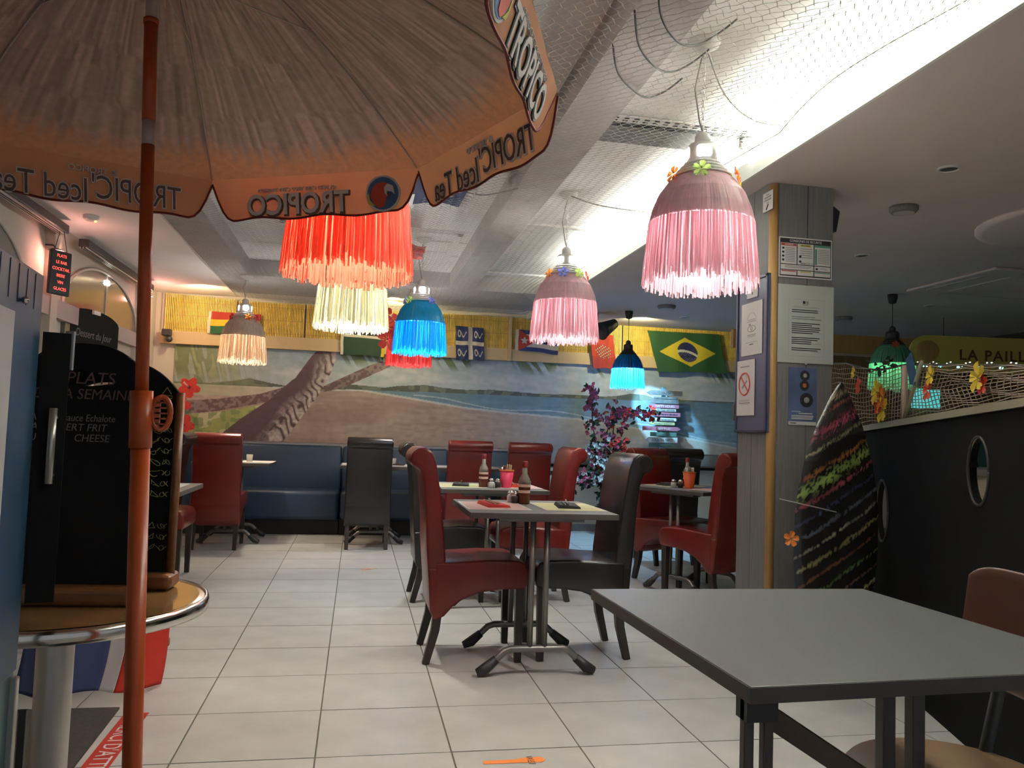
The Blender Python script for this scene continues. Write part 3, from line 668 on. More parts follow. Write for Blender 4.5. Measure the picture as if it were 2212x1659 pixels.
def pendant(label, x, y, zb, ztop, color, power, lcol=(1, .97, .92), R=.2085, seed=1, flowers=(), group=None, metal=None, trans=.55, chain=True, n=760, down=3.3):
    rr = random.Random(seed); metal = metal or M_lampmetal
    t = thing('fringed_pendant_lamp', label, 'lamp', (x, y, zb), group=group); k = R/.2085
    F = fringe_mat('raffia_'+label.split()[0]+'_'+str(seed), color, trans)
    # metal bell and neck
    m = MB(); m.lathe([(.187*k, .228*k), (.174*k, .278*k), (.150*k, .335*k), (.114*k, .383*k), (.088*k, .405*k), (.082*k, .400*k), (.108*k, .376*k), (.143*k, .330*k), (.167*k, .275*k), (.181*k, .228*k)], 32, cap=False)
    m.build('shade', metal, t, smooth=True)
    m = MB()
    for i in range(4): m.lathe([((.108-.014*i)*k, (.400+.016*i)*k), ((.110-.014*i)*k, (.407+.016*i)*k), ((.096-.014*i)*k, (.412+.016*i)*k)], 28)
    m.build('neck_rings', metal, t, smooth=True)
    m = MB(); m.lathe([(.058*k, .455*k), (.056*k, .52*k), (.050*k, .527*k)], 24); m.lathe([(.030*k, .527*k), (.028*k, .562*k), (.022*k, .570*k), (.008*k, .580*k)], 18)
    m.build('socket_housing', metal, t, smooth=True)
    for j in range(4):
        a = j*PI/2+math.atan2(-y, -x)+(.12 if seed % 2 else .80); w_ = MB(); w_.M = Matrix.Translation((math.cos(a)*.0548*k, math.sin(a)*.0548*k, .488*k)) @ Matrix.Rotation(a, 4, 'Z')
        w_.box((0, 0, 0), (.006, .034*k, .040*k)); w_.build('glowing_slot', M_slot if chain else M_lampdark, t)
    # raffia fringe in two layers
    m = MB()
    for i in range(n):
        a = 2*PI*i/n+rr.uniform(-.012, .012); lay = rr.random(); w_ = rr.uniform(.0022, .0040)*k
        ro = rr.uniform(-.004, .006); zb_ = rr.uniform(-.018, .020) if lay > .25 else rr.uniform(.0, .05)
        prof = [(.092, .408), (.122, .385), (.158, .335), (.181, .278), (.194, .225), (.199+ro*.3, .15), (.203+ro, .07), (.205+ro*1.6, zb_)]
        if lay < .35: prof = [(p[0]-.004, p[1]) for p in prof[4:]]
        da = 0; vs = []
        tw = rr.uniform(-.7, .7)
        for q, (pr, pz) in enumerate(prof):
            da += rr.uniform(-.008, .008); A = a+da
            c, s_ = math.cos(A), math.sin(A); tx, ty = -s_, c; tt = tw*(q/len(prof))
            ox, oy = (tx*math.cos(tt)+c*math.sin(tt))*w_, (ty*math.cos(tt)+s_*math.sin(tt))*w_
            vs += [(c*pr*k-ox, s_*pr*k-oy, pz*k), (c*pr*k+ox, s_*pr*k+oy, pz*k)]
        m.add(vs, [(2*q, 2*q+1, 2*q+3, 2*q+2) for q in range(len(prof)-1)])
    tag(m.build('fringe', F, t, fix=False), kind='stuff')
    # bulb
    m = MB(); m.sphere((0, 0, .30*k), .035*k, 12, 8, (1, 1, 1.3)); m.build('bulb', M_bulb, t, smooth=True)
    for q, ci in enumerate(flowers):
        a = ci[0]; flower(None, FC[ci[1]], t, (math.cos(a)*.128*k, math.sin(a)*.128*k, .395*k), (math.cos(a), math.sin(a), .25), .034*k)
    # chain, flex and ceiling rose
    h = ztop-zb
    if chain:
        m = MB(); z = .58*k; i = 0
        while z < h-.05:
            pts = []
            for q in range(8):
                an = 2*PI*q/8; a_, b_ = .006*math.cos(an), .015*math.sin(an); pts.append((a_, 0, z+.012+b_) if i % 2 else (0, a_, z+.012+b_))
            m.tube(pts, .0017, 4, closed=True); z += .024; i += 1
        m.build('chain', M_alu, t)
        m = MB(); m.tube([(0, 0, .575*k), (-.012, .004, .62*k), (-.03, .01, (.6*k+h)/2-.02), (-.012, .004, h-.08), (0, 0, h-.03)], .0035, 6); m.build('flex', M_cable, t, smooth=True)
        MB().lathe([(.012, -.045), (.03, -.035), (.055, -.018), (.062, 0)], 24, (0, 0, h)).build('ceiling_rose', M_white, t, smooth=True)
    else:
        MB().tube([(0, 0, .575*k), (0, 0, h-.05)], .0035, 6).build('flex', M_rubber, t); MB().lathe([(.008, -.085), (.03, -.075), (.040, -.03), (.042, 0)], 20, (0, 0, h)).build('ceiling_rose', M_rubber, t, smooth=True)
    l = bpy.data.lights.new('bulb_light', 'POINT'); l.energy = power; l.color = lcol; l.shadow_soft_size = .035*k
    o = bpy.data.objects.new('bulb_light', l); o.location = (0, 0, .215*k); COL.objects.link(o); o.parent = t
    l = bpy.data.lights.new('reflector_light', 'SPOT'); l.energy = power*down; l.color = lcol; l.shadow_soft_size = .05; l.spot_size = math.radians(84); l.spot_blend = .5
    o = bpy.data.objects.new('reflector_light', l); o.location = (0, 0, .21*k); COL.objects.link(o); o.parent = t
    return t
PK = (.86, .63, .68)
pendant('large pink fringed pendant lamp nearest the camera, beside the grey pillar', 1.222, 2.755, 1.672, 2.60, PK, 5.5, (1, .97, .93), .2085, 1, ((-2.9, 0), (-2.0, 1), (-.75, 2), (-.45, 3)), 'fringed lamps under the net')
pendant('smaller pink fringed pendant lamp hanging farther back', 1.222, 4.745, 1.682, 2.60, PK, 5.5, (1, .97, .93), .2085, 2, ((-2.7, 0), (-1.95, 4), (-1.2, 1), (-.5, 2)), 'fringed lamps under the net')
pendant('coral red fringed pendant lamp half hidden behind the parasol', -.055, 2.652, 1.602, 2.60, (.92, .27, .17), 9, (1, .88, .76), .2085, 3, ((-2.6, 3), (-.9, 0)), 'fringed lamps under the net')
pendant('ivory fringed pendant lamp behind the coral lamp', -.062, 4.628, 1.669, 2.60, (.80, .78, .64), 12, (1, .98, .9), .2085, 4, ((-2.6, 1), (-.9, 0)), 'fringed lamps under the net')
pendant('bright blue fringed pendant lamp in front of the small red lamp', .445, 6.22, 1.698, 2.60, (.02, .55, .86), 11, (.85, .95, 1), .2085, 5, ((-2.4, 1), (-1.0, 4), (-2.8, 4)), 'fringed lamps under the net', trans=.6)
pendant('small red fringed pendant lamp behind the blue lamp', .435, 7.40, 1.693, 2.45, (.80, .12, .12), 6, (1, .85, .8), .2085, 6, ((-2.5, 5), (-1.6, 5)), 'fringed lamps under the net')
pendant('small beige fringed pendant lamp nearest the left wall', -1.045, 7.52, 1.657, 2.45, (.80, .68, .56), 10, (1, .86, .68), .2085, 7, ((-2.4, 5), (-1.2, 0), (-.6, 5)), 'fringed lamps under the net')
pendant('turquoise fringed lamp on a black cord in front of the back wall', 2.725, 7.90, 1.610, 2.41, (.02, .42, .82), 60, (.32, .66, 1), .178, 8, (), None, M_lampdark, .7, False, 320, .8)
pendant('green fringed lamp on a black cord behind the netted partition', 4.50, 6.13, 1.59, 2.41, (.20, .62, .36), 2.6, (.75, 1, .72), .196, 9, ((-2.0, 2),), None, M_lampdark, .6, False, 320, 1.5)
# round lamp-side decorations: red flower cluster by the small red lamp
t = thing('red_flower_garland', 'cluster of large red cloth flowers hanging left of the blue lamp', 'flowers', (.16, 6.9, 2.0))
for k, (dx, dz, rr_) in enumerate(((0, .10, .09), (.03, -.02, .10), (.06, -.14, .10), (.10, .02, .07))): flower(None, M_flred, t, (dx, -.01*k, dz), (.2, -1, .1), rr_)
MB().tube([(.04, .03, -.2), (.04, .03, .2), (.02, .03, .5)], .004, 5).build('string', M_rubber, t)
t = thing('spotlight', 'black spotlight head on the dropped ceiling behind the farther pink lamp', 'light', (2.44, 8.10, 2.41))
m = MB(); m.M = Matrix.Translation((.06, -.0, -.19)) @ Matrix.Rotation(math.radians(60), 4, 'Y') @ Matrix.Rotation(math.radians(-20), 4, 'X'); m.lathe([(.02, .22), (.05, .20), (.085, .02), (.10, -.03), (.095, -.03), (.07, .03)], 20); m.build('lamp_head', M_rubber, t, smooth=True)
MB().tube([(0, 0, 0), (0, 0, -.09), (.0, .0, -.15)], .012, 8).build('arm', M_rubber, t)
# fittings in the dropped ceiling
def downlight(x, y, r, label):
    t = thing('recessed_downlight', label, 'light', (x, y, 2.41), group='unlit fittings in the dropped ceiling')
    MB().lathe([(r, 0), (r*1.02, -.006), (r*.8, -.010), (r*.78, .0)], 24, cap=False).build('trim_ring', M_lampmetal, t, smooth=True)
    MB().lathe([(r*.8, -.004), (.005, -.003)], 20).build('lens', M_lampdark, t)
downlight(2.669, 3.236, .05, 'unlit downlight in the dropped ceiling nearest the right edge')
downlight(3.37, 4.914, .05, 'unlit downlight right of the pillar at poster height')
downlight(5.157, 6.487, .055, 'unlit downlight above the green lamp')
downlight(3.401, 8.055, .05, 'unlit downlight above the green flag with yellow diamond')
def detector(x, y, r, label):
    t = thing('smoke_detector', label, 'detector', (x, y, 2.41), group='white round detectors on the dropped ceiling')
    MB().lathe([(r, 0), (r, -.02), (r*.85, -.034), (r*.3, -.036)], 24).build('body', M_panel, t, smooth=True); MB().lathe([(r*.72, -.036), (r*.2, -.0365)], 20).build('grille', M_duct, t)
detector(2.885, 3.84, .075, 'round detector on the dropped ceiling right of the pillar top')
detector(4.873, 7.402, .085, 'round detector on the dropped ceiling just right of the pillar')
detector(2.944, 7.417, .09, 'round detector on the dropped ceiling above the turquoise lamp')
t = thing('ceiling_air_conditioner', 'square cassette air conditioner in the dark ceiling at the right', 'air conditioner', (5.12, 5.42, 2.41))
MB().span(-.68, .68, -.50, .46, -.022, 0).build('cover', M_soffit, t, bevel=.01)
for (a, b, c, d) in ((-.60, -.55, -.30, .32), (-.42, .42, -.46, -.41), (-.42, .42, .37, .41), (.55, .60, -.30, .32)): MB().span(a, b, c, d, -.026, -.020).build('air_slot', M_duct, t)
MB().span(-.40, .40, -.33, .31, -.027, -.021).build('intake_grille', M_soffit, t, bevel=.004)
t = thing('ceiling_disc', 'large round relief on the dropped ceiling at the right edge', 'ceiling relief', (4.02, 3.80, 2.41))
MB().lathe([(.55, 0), (.55, -.02), (.50, -.028)], 40).build('disc', M_soffit, t, smooth=True)

# ================================================================== PILLAR AND POSTERS
t = thing('pillar', 'grey wood panelled pillar with a rounded pine corner', 'pillar', (2.18, 3.82, 0)); t['kind'] = 'structure'; del t['category']; t.name = 'trim_14'
MB().span(-.15, .16, -.155, .16, 0, 2.41).build('core', M_panel, t)
for (a, b) in ((-.135, .018), (.022, .162)): MB().span(a, b, -.162, -.155, 0, 2.408).build('panel', M_panel, t)
for (a, b) in ((-.135, .012), (.016, .162)):
    m = MB(); m.span(-.18, -.15, a, b, 0, 2.408); m.build('panel', M_panel, t)
m = MB(); m.lathe([(.024, 0), (.024, 2.405)], 16, (-.156, -.139, 0)); m.build('corner_strip', M_bullnose, t, smooth=True)
# posters: local x right, y up
def poster(name, label, cat, org, w_, h_, xd, base, thick=.002, bevel=0):
    t = thing(name, label, cat, org); n_ = Vector(xd).cross(Vector((0, 0, 1)))
    M = frame((0, 0, 0), xd, (0, 0, 1)); m = MB(); m.M = M; m.box((0, 0, thick/2), (w_, h_, thick)); m.build('sheet', base, t)
    return t, M, thick
def strip(t, M, mt, rects, zz, name='printed_block'):
    m = MB(); m.M = M
    for (a, b, c, d) in rects: m.span(a, b, c, d, zz, zz+.0004)
    return m.build(name, mt, t)
XF = (1, 0, 0); XL = (0, -1, 0)
# fire instructions
t, M, th = poster('safety_instructions', 'colour coded safety instruction board at the top of the pillar front', 'notice', (2.188, 3.656, 2.033), .295, .205, XF, M_paper)
strip(t, M, M_ink, [(-.141, .141, -.096, .096)], th, 'dark_background')
W = M_paper; z1_ = th+.0006
strip(t, M, W, [(-.137, -.050, -.034, .072), (-.045, .044, -.034, .072), (.049, .137, -.034, .072), (-.137, .044, -.062, -.038), (.049, .137, -.062, -.038), (-.137, -.050, -.090, -.066), (-.045, .044, -.090, -.066), (.049, .137, -.090, -.066)], z1_, 'white_field')
strip(t, M, M_inkred, [(-.135, -.052, .058, .070), (-.132, -.056, -.073, -.068)], z1_+.0006, 'red_heading'); strip(t, M, M_inkyel, [(-.030, .030, .058, .068), (-.030, .030, -.073, -.068)], z1_+.0006, 'yellow_heading')
strip(t, M, M_inkgrn, [(.049, .137, .060, .072), (.051, .063, -.030, .050), (.051, .135, -.073, -.068)], z1_+.0006, 'green_heading')
strip(t, M, M_inkg, [(-.112, -.058, .045-i*.0085, .048-i*.0085) for i in range(9)]+[(-.030, .036, .045-i*.011, .048-i*.011) for i in range(5)]+[(.068, .132, .046-i*.0085, .049-i*.0085) for i in range(9)]+[(-.115, .03, -.046, -.043), (-.115, .02, -.053, -.050)], z1_+.0006, 'small_print')
strip(t, M, M_ink, [(-.130, -.118, .040-i*.02, .050-i*.02) for i in range(4)]+[(-.036, -.024, .0, .012), (-.036, -.024, -.024, -.014), (.056, .068, -.056, -.046)], z1_+.0006, 'pictogram')
text('heading_lettering', 'CONSIGNES DE SECURITE', .018, M @ Matrix.Translation((0, .084, th+.001)), M_paper, t, xs=.85)
text('lettering', 'INCENDIE', .010, M @ Matrix.Translation((-.092, .064, z1_+.0014)), M_paper, t); text('lettering', 'ACCIDENT', .010, M @ Matrix.Translation((0, .063, z1_+.0014)), M_ink, t)
text('lettering', 'APPELEZ LE 112', .010, M @ Matrix.Translation((.006, -.028, z1_+.0010)), M_ink, t); text('lettering', 'ARTICLE', .011, M @ Matrix.Translation((.10, -.05, z1_+.001)), M_inkg, t)
# large notice
t, M, th = poster('framed_notice', 'large pale printed notice on the pillar front below the safety board', 'notice', (2.193, 3.656, 1.697), .306, .395, XF, M_paperg, .004)
strip(t, M, M_inkg, [(-.095, .10, .1250, .1256), (-.095, .10, -.163, -.1624), (-.095, -.0944, -.163, .125), (.0994, .10, -.163, .125)], th, 'border_line')
strip(t, M, M_ink, [(-.018, -.004, .103, .117)], th, 'emblem'); strip(t, M, M_inkg, [(.0, .014, .103, .117), (-.018, .012, .096, .100), (-.07, .075, .084, .0865)], th, 'letterhead')
lines = []; y = .068
for blk in ((2, 1), (2, 0), (6, 1), (4, 1), (2, 1)):
    for i in range(blk[0]): lines.append((-.078, random.uniform(.03, .085), y, y+.0045 if blk[1] else y+.002)); y -= .0098
    y -= .014
strip(t, M, M_ink, lines, th, 'printed_lines'); strip(t, M, M_inkg, [(.03, .085, yy, yy+.0015) for yy in (.022, -.045, -.098, -.14)], th, 'small_print')
m = MB(); m.M = M; m.box((0, .2, .005), (.014, .008, .006)); m.box((0, -.2, .005), (.014, .008, .006)); m.build('mirror_clip', M_chrome, t)
# blue leaflet
t, M, th = poster('blue_poster', 'narrow blue leaflet with three round speakers low on the pillar front', 'poster', (2.180, 3.656, 1.333), .153, .288, XF, mat('leaflet_blue', (.075, .11, .21), .4, noise=.35, nscale=6))
for (dx, dy, r) in ((.012, .105, .026), (.010, .055, .026), (.022, -.018, .036)):
    m = MB(); m.M = M @ Matrix.Translation((dx, dy, th)); m.lathe([(r, 0), (r*.95, .001), (r*.6, .0012), (r*.55, .0006)], 24); m.build('speaker_picture', M_ink, t)
    m = MB(); m.M = M @ Matrix.Translation((dx, dy, th+.0014)); m.lathe([(r*.42, 0), (r*.2, .0008)], 16); m.build('cone_picture', M_florange if dy == .055 else M_alu, t)
strip(t, M, M_paper, [(-.06, -.01, -.078, -.075), (-.02, .055, -.088, -.083), (-.06, .06, -.1, -.095), (-.06, .06, -.107, -.103), (-.06, .055, -.115, -.110), (-.076, .076, -.144, -.126)], th, 'printed_lines'); strip(t, M, M_ink, [(-.066, -.035, -.137, -.133)], th+.0006, 'dark_mark')
# left face
t, M, th = poster('notice_board', 'tall blue framed notice board on the left face of the pillar', 'notice board', (1.999, 3.818, 1.545), .33, .80, XL, M_navyb, .012)
m = MB(); m.M = M
for (a, b, c, d) in ((-.165, -.150, -.40, .40), (.150, .165, -.40, .40), (-.165, .165, .385, .40), (-.165, .165, -.40, -.385)): m.span(a, b, c, d, .012, .020)
m.build('board_frame', M_navy, t, bevel=.002)
def lp(name, label, dy, dz, w_, h_, mt=M_paper, x=1.984): return poster(name, label, 'notice', (x, dy, dz), w_, h_, XL, mt, .0015)
t, M, th = lp('white_card', 'small white card at the top of the blue notice board', 3.815, 1.880, .115, .072); strip(t, M, M_ink, [(.0, .008, -.02, -.006)], th)
t, M, th = lp('photo_notice', 'white sheet with a camera symbol in the middle of the blue notice board', 3.815, 1.683, .22, .275)
m = MB(); m.M = M
for (R_, zc) in ((.048, .04),): m.tube([(R_*math.cos(a), zc+R_*.9*math.sin(a), th) for a in np.linspace(.15, PI-.15, 14)], .0009, 4)
m.tube([(.030*math.cos(a)*1.4, .0+.016*math.sin(a), th) for a in np.linspace(0, 2*PI, 16)], .002, 4); m.tube([(.010*math.cos(a), .010*math.sin(a), th) for a in np.linspace(0, 2*PI, 12)], .0016, 4); m.box((-.02, .022, th), (.018, .008, .002)); m.build('camera_symbol', M_inkg, t)
strip(t, M, M_inkg, [(-.04, .04, .045, .048), (-.05, .05, .036, .039), (-.045, .045, -.034, -.030), (-.04, .04, -.042, -.039), (-.06, .06, -.072, -.070)], th); strip(t, M, M_ink, [(-.02, .02, -.084, -.080)], th, 'dark_line')
t, M, th = lp('no_smoking_sign', 'no smoking notice with red circle at the bottom of the blue board', 3.882, 1.378, .212, .290)
m = MB(); m.M = M; m.tube([(.058*math.cos(a), .02+.058*math.sin(a), th) for a in np.linspace(0, 2*PI, 28)], .0045, 5); m.tube([(-.040, .060, th), (.040, -.020, th)], .004, 5); m.build('red_circle', M_inkred, t)
m = MB(); m.M = M @ Matrix.Translation((0, .018, th)) @ Matrix.Rotation(.6, 4, 'Z'); m.box((0, 0, .0004), (.066, .011, .001)); m.tube([(.03, .01, 0), (.04, .016, 0), (.036, .026, 0), (.045, .03, 0)], .0012, 4); m.build('cigarette', M_inkg, t)
strip(t, M, M_inkg, [(-.05, .05, .108, .114), (-.06, .06, -.066, -.064), (-.05, .05, -.072, -.070), (-.06, .06, -.082, -.077), (-.045, .045, -.088, -.0865)], th)
t, M, th = poster('small_notice', 'small white notice with a black marker symbol near the top of the pillar', 'notice', (1.997, 3.688, 2.319), .098, .098, XL, M_paper, .002)
strip(t, M, M_inkg, [(-.015, .015, .032, .037), (-.035, .035, .018, .026), (-.035, .035, .004, .012), (-.012, .012, -.008, -.004)], th)
m = MB(); m.M = M @ Matrix.Translation((-.005, -.028, th)) @ Matrix.Rotation(.9, 4, 'Z'); m.box((0, 0, .0005), (.034, .010, .001)); m.build('marker_symbol', M_ink, t)
t = thing('corner_speaker', 'black wedge speaker on the right side of the pillar top', 'speaker', (2.345, 3.80, 2.17))
MB().prism([(0, .17), (.05, .17), (.085, .145), (.065, .035), (0, .035)], -.07, .07).build('cabinet', M_rubber, t, bevel=.004); MB().prism([(0, .03), (.06, .022), (.03, -.05), (0, -.05)], -.03, .03).build('bracket', M_rubber, t, bevel=.003)

# ================================================================== BENCHES
def bench(x0, x1, label):
    cx = (x0+x1)/2; hx = (x1-x0)/2-.006
    t = thing('banquette', label, 'bench', (cx, 8.70, 0), group='blue leather banquettes along the mural')
    MB().span(-hx, hx, -.22, .24, 0, .16).build('plinth', M_plinth, t)
    m = MB(); m.span(-hx, hx, -.33, .20, .155, .45); m.build('seat', M_blueleather, t, smooth=True, bevel=.045, segs=5)
    m = MB(); m.prism([(.06, .40), (.13, .90), (.26, .90), (.26, .40)], -hx, hx, 'yz'); m.build('backrest', M_blueleather, t, smooth=True, bevel=.03, segs=4)
bench(-1.75, -.145, 'blue banquette at the left, behind the red chair')
bench(-.145, 1.0, 'middle blue banquette, right of the dark brown chair')
bench(1.0, 2.0, 'right end blue banquette behind the two red chairs')
t = thing('bench_end_panel', 'dark upholstered end piece left of the blue banquettes', 'bench', (-1.93, 8.62, 0))
MB().span(-.165, .165, -.28, .30, 0, .89).build('end_panel', M_black, t, smooth=True, bevel=.03, segs=3)
MB().span(-.165, .165, -.30, .30, .90, .925).build('cap', M_arch, t)

# ================================================================== CHAIRS
def bevelled(mb, name, mt, t, w_=.022, segs=4):
    return mb.build(name, mt, t, smooth=True, bevel=w_, segs=segs)
def make_chair(leather):
    t = thing('dining_chair', 'x', 'chair')
    hw = .205
    back = [(.045, .26), (.018, .40), (.004, .55), (-.006, .72), (-.022, .86), (-.042, .915), (-.072, .925), (-.088, .955), (-.083, .99), (-.055, 1.015), (-.015, 1.018), (.018, .995), (.038, .94), (.062, .80), (.085, .62), (.098, .50), (.10, .44), (.10, .26)]
    m = MB(); m.prism([(a-.25, b) for a, b in back], -hw, hw); bevelled(m, 'backrest', leather, t, .012, 3)
    for q in (-hw-.002, hw-.004): MB().tube([(-.043-.25, q, .968), (-.043-.25, q+.006, .968)], .030, 14).build('scroll_cap', leather, t)
    seat = [(.05, .24), (.09, .235), (.13, .265), (.19, .305), (.27, .335), (.36, .348), (.49, .352), (.503, .38), (.503, .44), (.485, .475), (.44, .488), (.30, .490), (.15, .480), (.05, .478)]
    m = MB(); m.prism([(a-.25, b) for a, b in seat], -hw-.006, hw+.006); bevelled(m, 'seat', leather, t, .014, 3)
    # side skirt down to the rear legs
    m = MB(); m.prism([(.016-.25, .45), (.03-.25, .25), (.055-.25, .205), (.10-.25, .225), (.14-.25, .27), (.14-.25, .45)], -hw-.004, hw+.004); bevelled(m, 'skirt', leather, t, .01, 2)
    for s in (-1, 1):
        y = s*(hw-.028)
        m = MB(); m.tube([(.075-.25, y, .30), (.062-.25, y, .16), (.022-.25, y, .0)], .02, 4, radii=[.031, .028, .023]); m.build('leg', M_legwood, t)
        m = MB(); m.tube([(.465-.25, y, .36), (.465-.25, y, .0)], .02, 4, radii=[.030, .022]); m.build('leg', M_legwood, t)
    return t
chair_red = make_chair(M_red); chair_black = make_chair(M_black); used = set()
def place_chair(kind, x, y, deg, label, group):
    src = chair_red if kind == 'red' else chair_black
    if kind in used: c = copy_tree(src)
    else: c = src; used.add(kind)
    c.location = (x, y, 0); c.rotation_euler = (0, 0, math.radians(deg)); c['label'] = label; c['group'] = group
GR, GB = 'red scroll back dining chairs', 'dark brown scroll back dining chairs'
place_chair('red', .592, 4.03, 0, 'red leather chair at the nearest set table, facing right', GR)
place_chair('black', 1.135, 4.04, 180, 'dark brown chair at the nearest set table, facing left', GB)
place_chair('black', .620, 5.38, 0, 'dark brown chair mostly hidden behind the nearest red chair', GB)
place_chair('red', 1.185, 5.38, 180, 'red chair at the second set table, its back towards the plant', GR)
place_chair('red', -1.185, 7.60, 90, 'red chair seen from behind, alone at the left banquette', GR)
place_chair('black', .125, 7.68, 90, 'dark brown chair seen from behind at the middle banquette', GB)
place_chair('red', 1.035, 7.62, 90, 'left one of two red chairs seen from behind at the right banquette', GR)
place_chair('red', 1.60, 7.62, 90, 'right one of two red chairs seen from behind at the right banquette', GR)
place_chair('red', 2.445, 5.93, -62, 'red chair left of the corner table with the orange cup', GR)
place_chair('red', 2.42, 5.26, 118, 'red chair seen from behind, half hidden by the pillar', GR)
place_chair('black', 2.74, 6.85, 95, 'dark brown chair behind the red chair at the corner table', GB)
place_chair('red', -1.40, 6.12, 0, 'red chair at the left table, mostly hidden by the menu board', GR)
place_chair('black', -1.66, 6.98, 178, 'dark brown chair at the left edge beyond the menu board', GB)

# ================================================================== TABLES
def make_table():
    t = thing('dining_table', 'x', 'table')
    m = MB(); m.span(-.34, .34, -.34, .34, .719, .745); m.build('tabletop', M_tabletopb, t, bevel=.002)
    m = MB(); m.span(-.342, .342, -.342, .342, .7195, .7435); m.build('edge_band', M_tabledge, t)
    for q in (-.27, .20): MB().span(-.20, .20, q, q+.07, .70, .7185).build('top_bracket', M_steel, t)
    for s in (-1, 1):
        y = s*.235
        m = MB(); m.tube([(-.235, y, .035), (-.20, y, .065), (-.15, y, .112), (-.12, y, .122), (.12, y, .122), (.15, y, .112), (.20, y, .065), (.235, y, .035)], .0165, 10); m.build('foot_bar', M_steel, t, smooth=True)
        for k in (-1, 1):
            m = MB(); m.tube([(k*.275, y, .019), (k*.235, y, .036), (k*.185, y, .078)], .02, 10, radii=[.017, .026, .020]); m.build('rubber_foot', M_rubber, t, smooth=True)
            m = MB(); m.tube([(k*.034, y, .12), (k*.034, y, .705)], .0135, 12); m.build('column', M_steel, t, smooth=True)
    return t
tb0 = make_table(); first = [True]
def place_table(x, y, deg, label, group='grey tables set for guests'):
    t = tb0 if first[0] else copy_tree(tb0); first[0] = False
    t.location = (x, y, 0); t.rotation_euler = (0, 0, math.radians(deg)); t['label'] = label; t['group'] = group
place_table(.850, 3.865, 0, 'nearest grey table set for two between red and dark chairs')
place_table(.868, 5.27, 0, 'second grey table set for two, with the pink cup')
place_table(-1.12, 8.00, 0, 'small grey table at the left banquette behind the red chair')
place_table(.20, 8.02, 0, 'grey table at the middle banquette behind the dark chair')
place_table(1.02, 8.02, 0, 'grey table at the right banquette, left one of two')
place_table(1.72, 8.02, 0, 'grey table at the right banquette, right one of two')
place_table(2.46, 5.53, -64, 'grey corner table with the orange cup, left of the pillar')
place_table(-1.215, 4.64, 0, 'grey table at the left edge beyond the menu board')

# ---- table settings
def mat_paper(x, y, deg, label, mt=M_napkiny, w_=.30, d_=.40, z=.7455, nap=None, cut=True, group='paper placemats'):
    t = thing('placemat', label, 'placemat', (x, y, z), math.radians(deg), group)
    MB().span(-w_/2, w_/2, -d_/2, d_/2, 0, .0012).build('sheet', M_paper, t)
    MB().span(-w_/2+.012, w_/2-.012, -d_/2+.012, d_/2-.012, .0012, .0016).build('printed_field', mt, t)
    if nap:
        n_ = thing('napkin', ('red' if nap is M_napkinr else 'black')+' napkin on the '+label, 'napkin', (x, y, z+.0018), math.radians(deg+ (6 if nap is M_napkinr else -8)), 'napkins with cutlery')
        MB().prism([(-.055, 0), (.055, 0), (.05, .010), (-.045, .016)], -.11, .11).build('folded_cloth', nap, n_)
        if cut:
            m = MB(); m.tube([(.0, -.10, .019), (.0, .03, .018), (.005, .10, .024)], .003, 6, radii=[.004, .0025, .005]); m.build('fork', M_cutlery, n_)
            m = MB(); m.tube([(-.02, -.10, .019), (-.02, .0, .018), (-.02, .10, .020)], .003, 6, radii=[.004, .004, .002]); m.build('knife', M_cutlery, n_)
mat_paper(.665, 3.86, 0, 'pink printed placemat on the left of the nearest set table', mat('pink_print', (.55, .36, .33), .7), nap=M_napkinr)
mat_paper(1.035, 3.86, 0, 'yellow printed placemat on the right of the nearest set table', nap=M_napkink)
mat_paper(.685, 5.27, 0, 'yellow printed placemat on the left of the second set table', nap=M_napkink)
mat_paper(1.05, 5.27, 0, 'pink printed placemat on the right of the second set table', MATS['pink_print'], nap=M_napkinr)
mat_paper(2.46-.10, 5.53+.22, -64, 'yellow printed placemat at the far end of the corner table', nap=M_napkink)
mat_paper(2.46+.09, 5.53-.19, -64, 'pink printed placemat at the near end of the corner table', MATS['pink_print'])
mat_paper(-1.30, 8.02, 0, 'white placemat left of the red chair at the left banquette', M_paper); mat_paper(-.92, 8.02, 0, 'white placemat right of the red chair at the left banquette', M_paper)
mat_paper(.02, 8.02, 0, 'white placemat left of the dark chair at the middle banquette', M_paper); mat_paper(.42, 8.02, 0, 'white placemat right of the dark chair at the middle banquette', M_paper, nap=M_napkink)
mat_paper(.84, 8.02, 0, 'white placemat at the right banquette, behind the left red chair', M_paper); mat_paper(1.26, 8.02, 0, 'white placemat between the two red chairs at the right banquette', M_napkiny, nap=M_napkink)
mat_paper(1.72, 8.02, 0, 'white placemat behind the right red chair at the right banquette', M_paper); mat_paper(-1.08, 4.72, 0, 'white placemat on the table beyond the menu board', M_paper)
def bottle(x, y, label):
    t = thing('sauce_bottle', label, 'bottle', (x, y, .7455), group='bottles of chilli oil'); s = 1.0
    MB().lathe([(.027, 0), (.030, .006), (.030, .080), (.029, .10)], 16).build('filled_body', M_glassb, t, smooth=True)
    MB().lathe([(.0295, .10), (.028, .125), (.014, .150), (.0125, .185)], 16).build('neck', M_glassc, t, smooth=True)
    MB().lathe([(.0140, .183), (.0150, .187), (.0150, .212), (.012, .215)], 14).build('cap', mat('dark_red_cap', (.20, .012, .012), .4), t, smooth=True)
    for z in (.055, .085): MB().lathe([(.0306, z), (.0306, z+.014)], 16, cap=False).build('label', M_label, t)
bottle(.846, 4.0, 'chilli oil bottle on the nearest set table'); bottle(.815, 5.14, 'chilli oil bottle on the second set table'); bottle(2.44, 5.66, 'chilli oil bottle behind the orange cup')
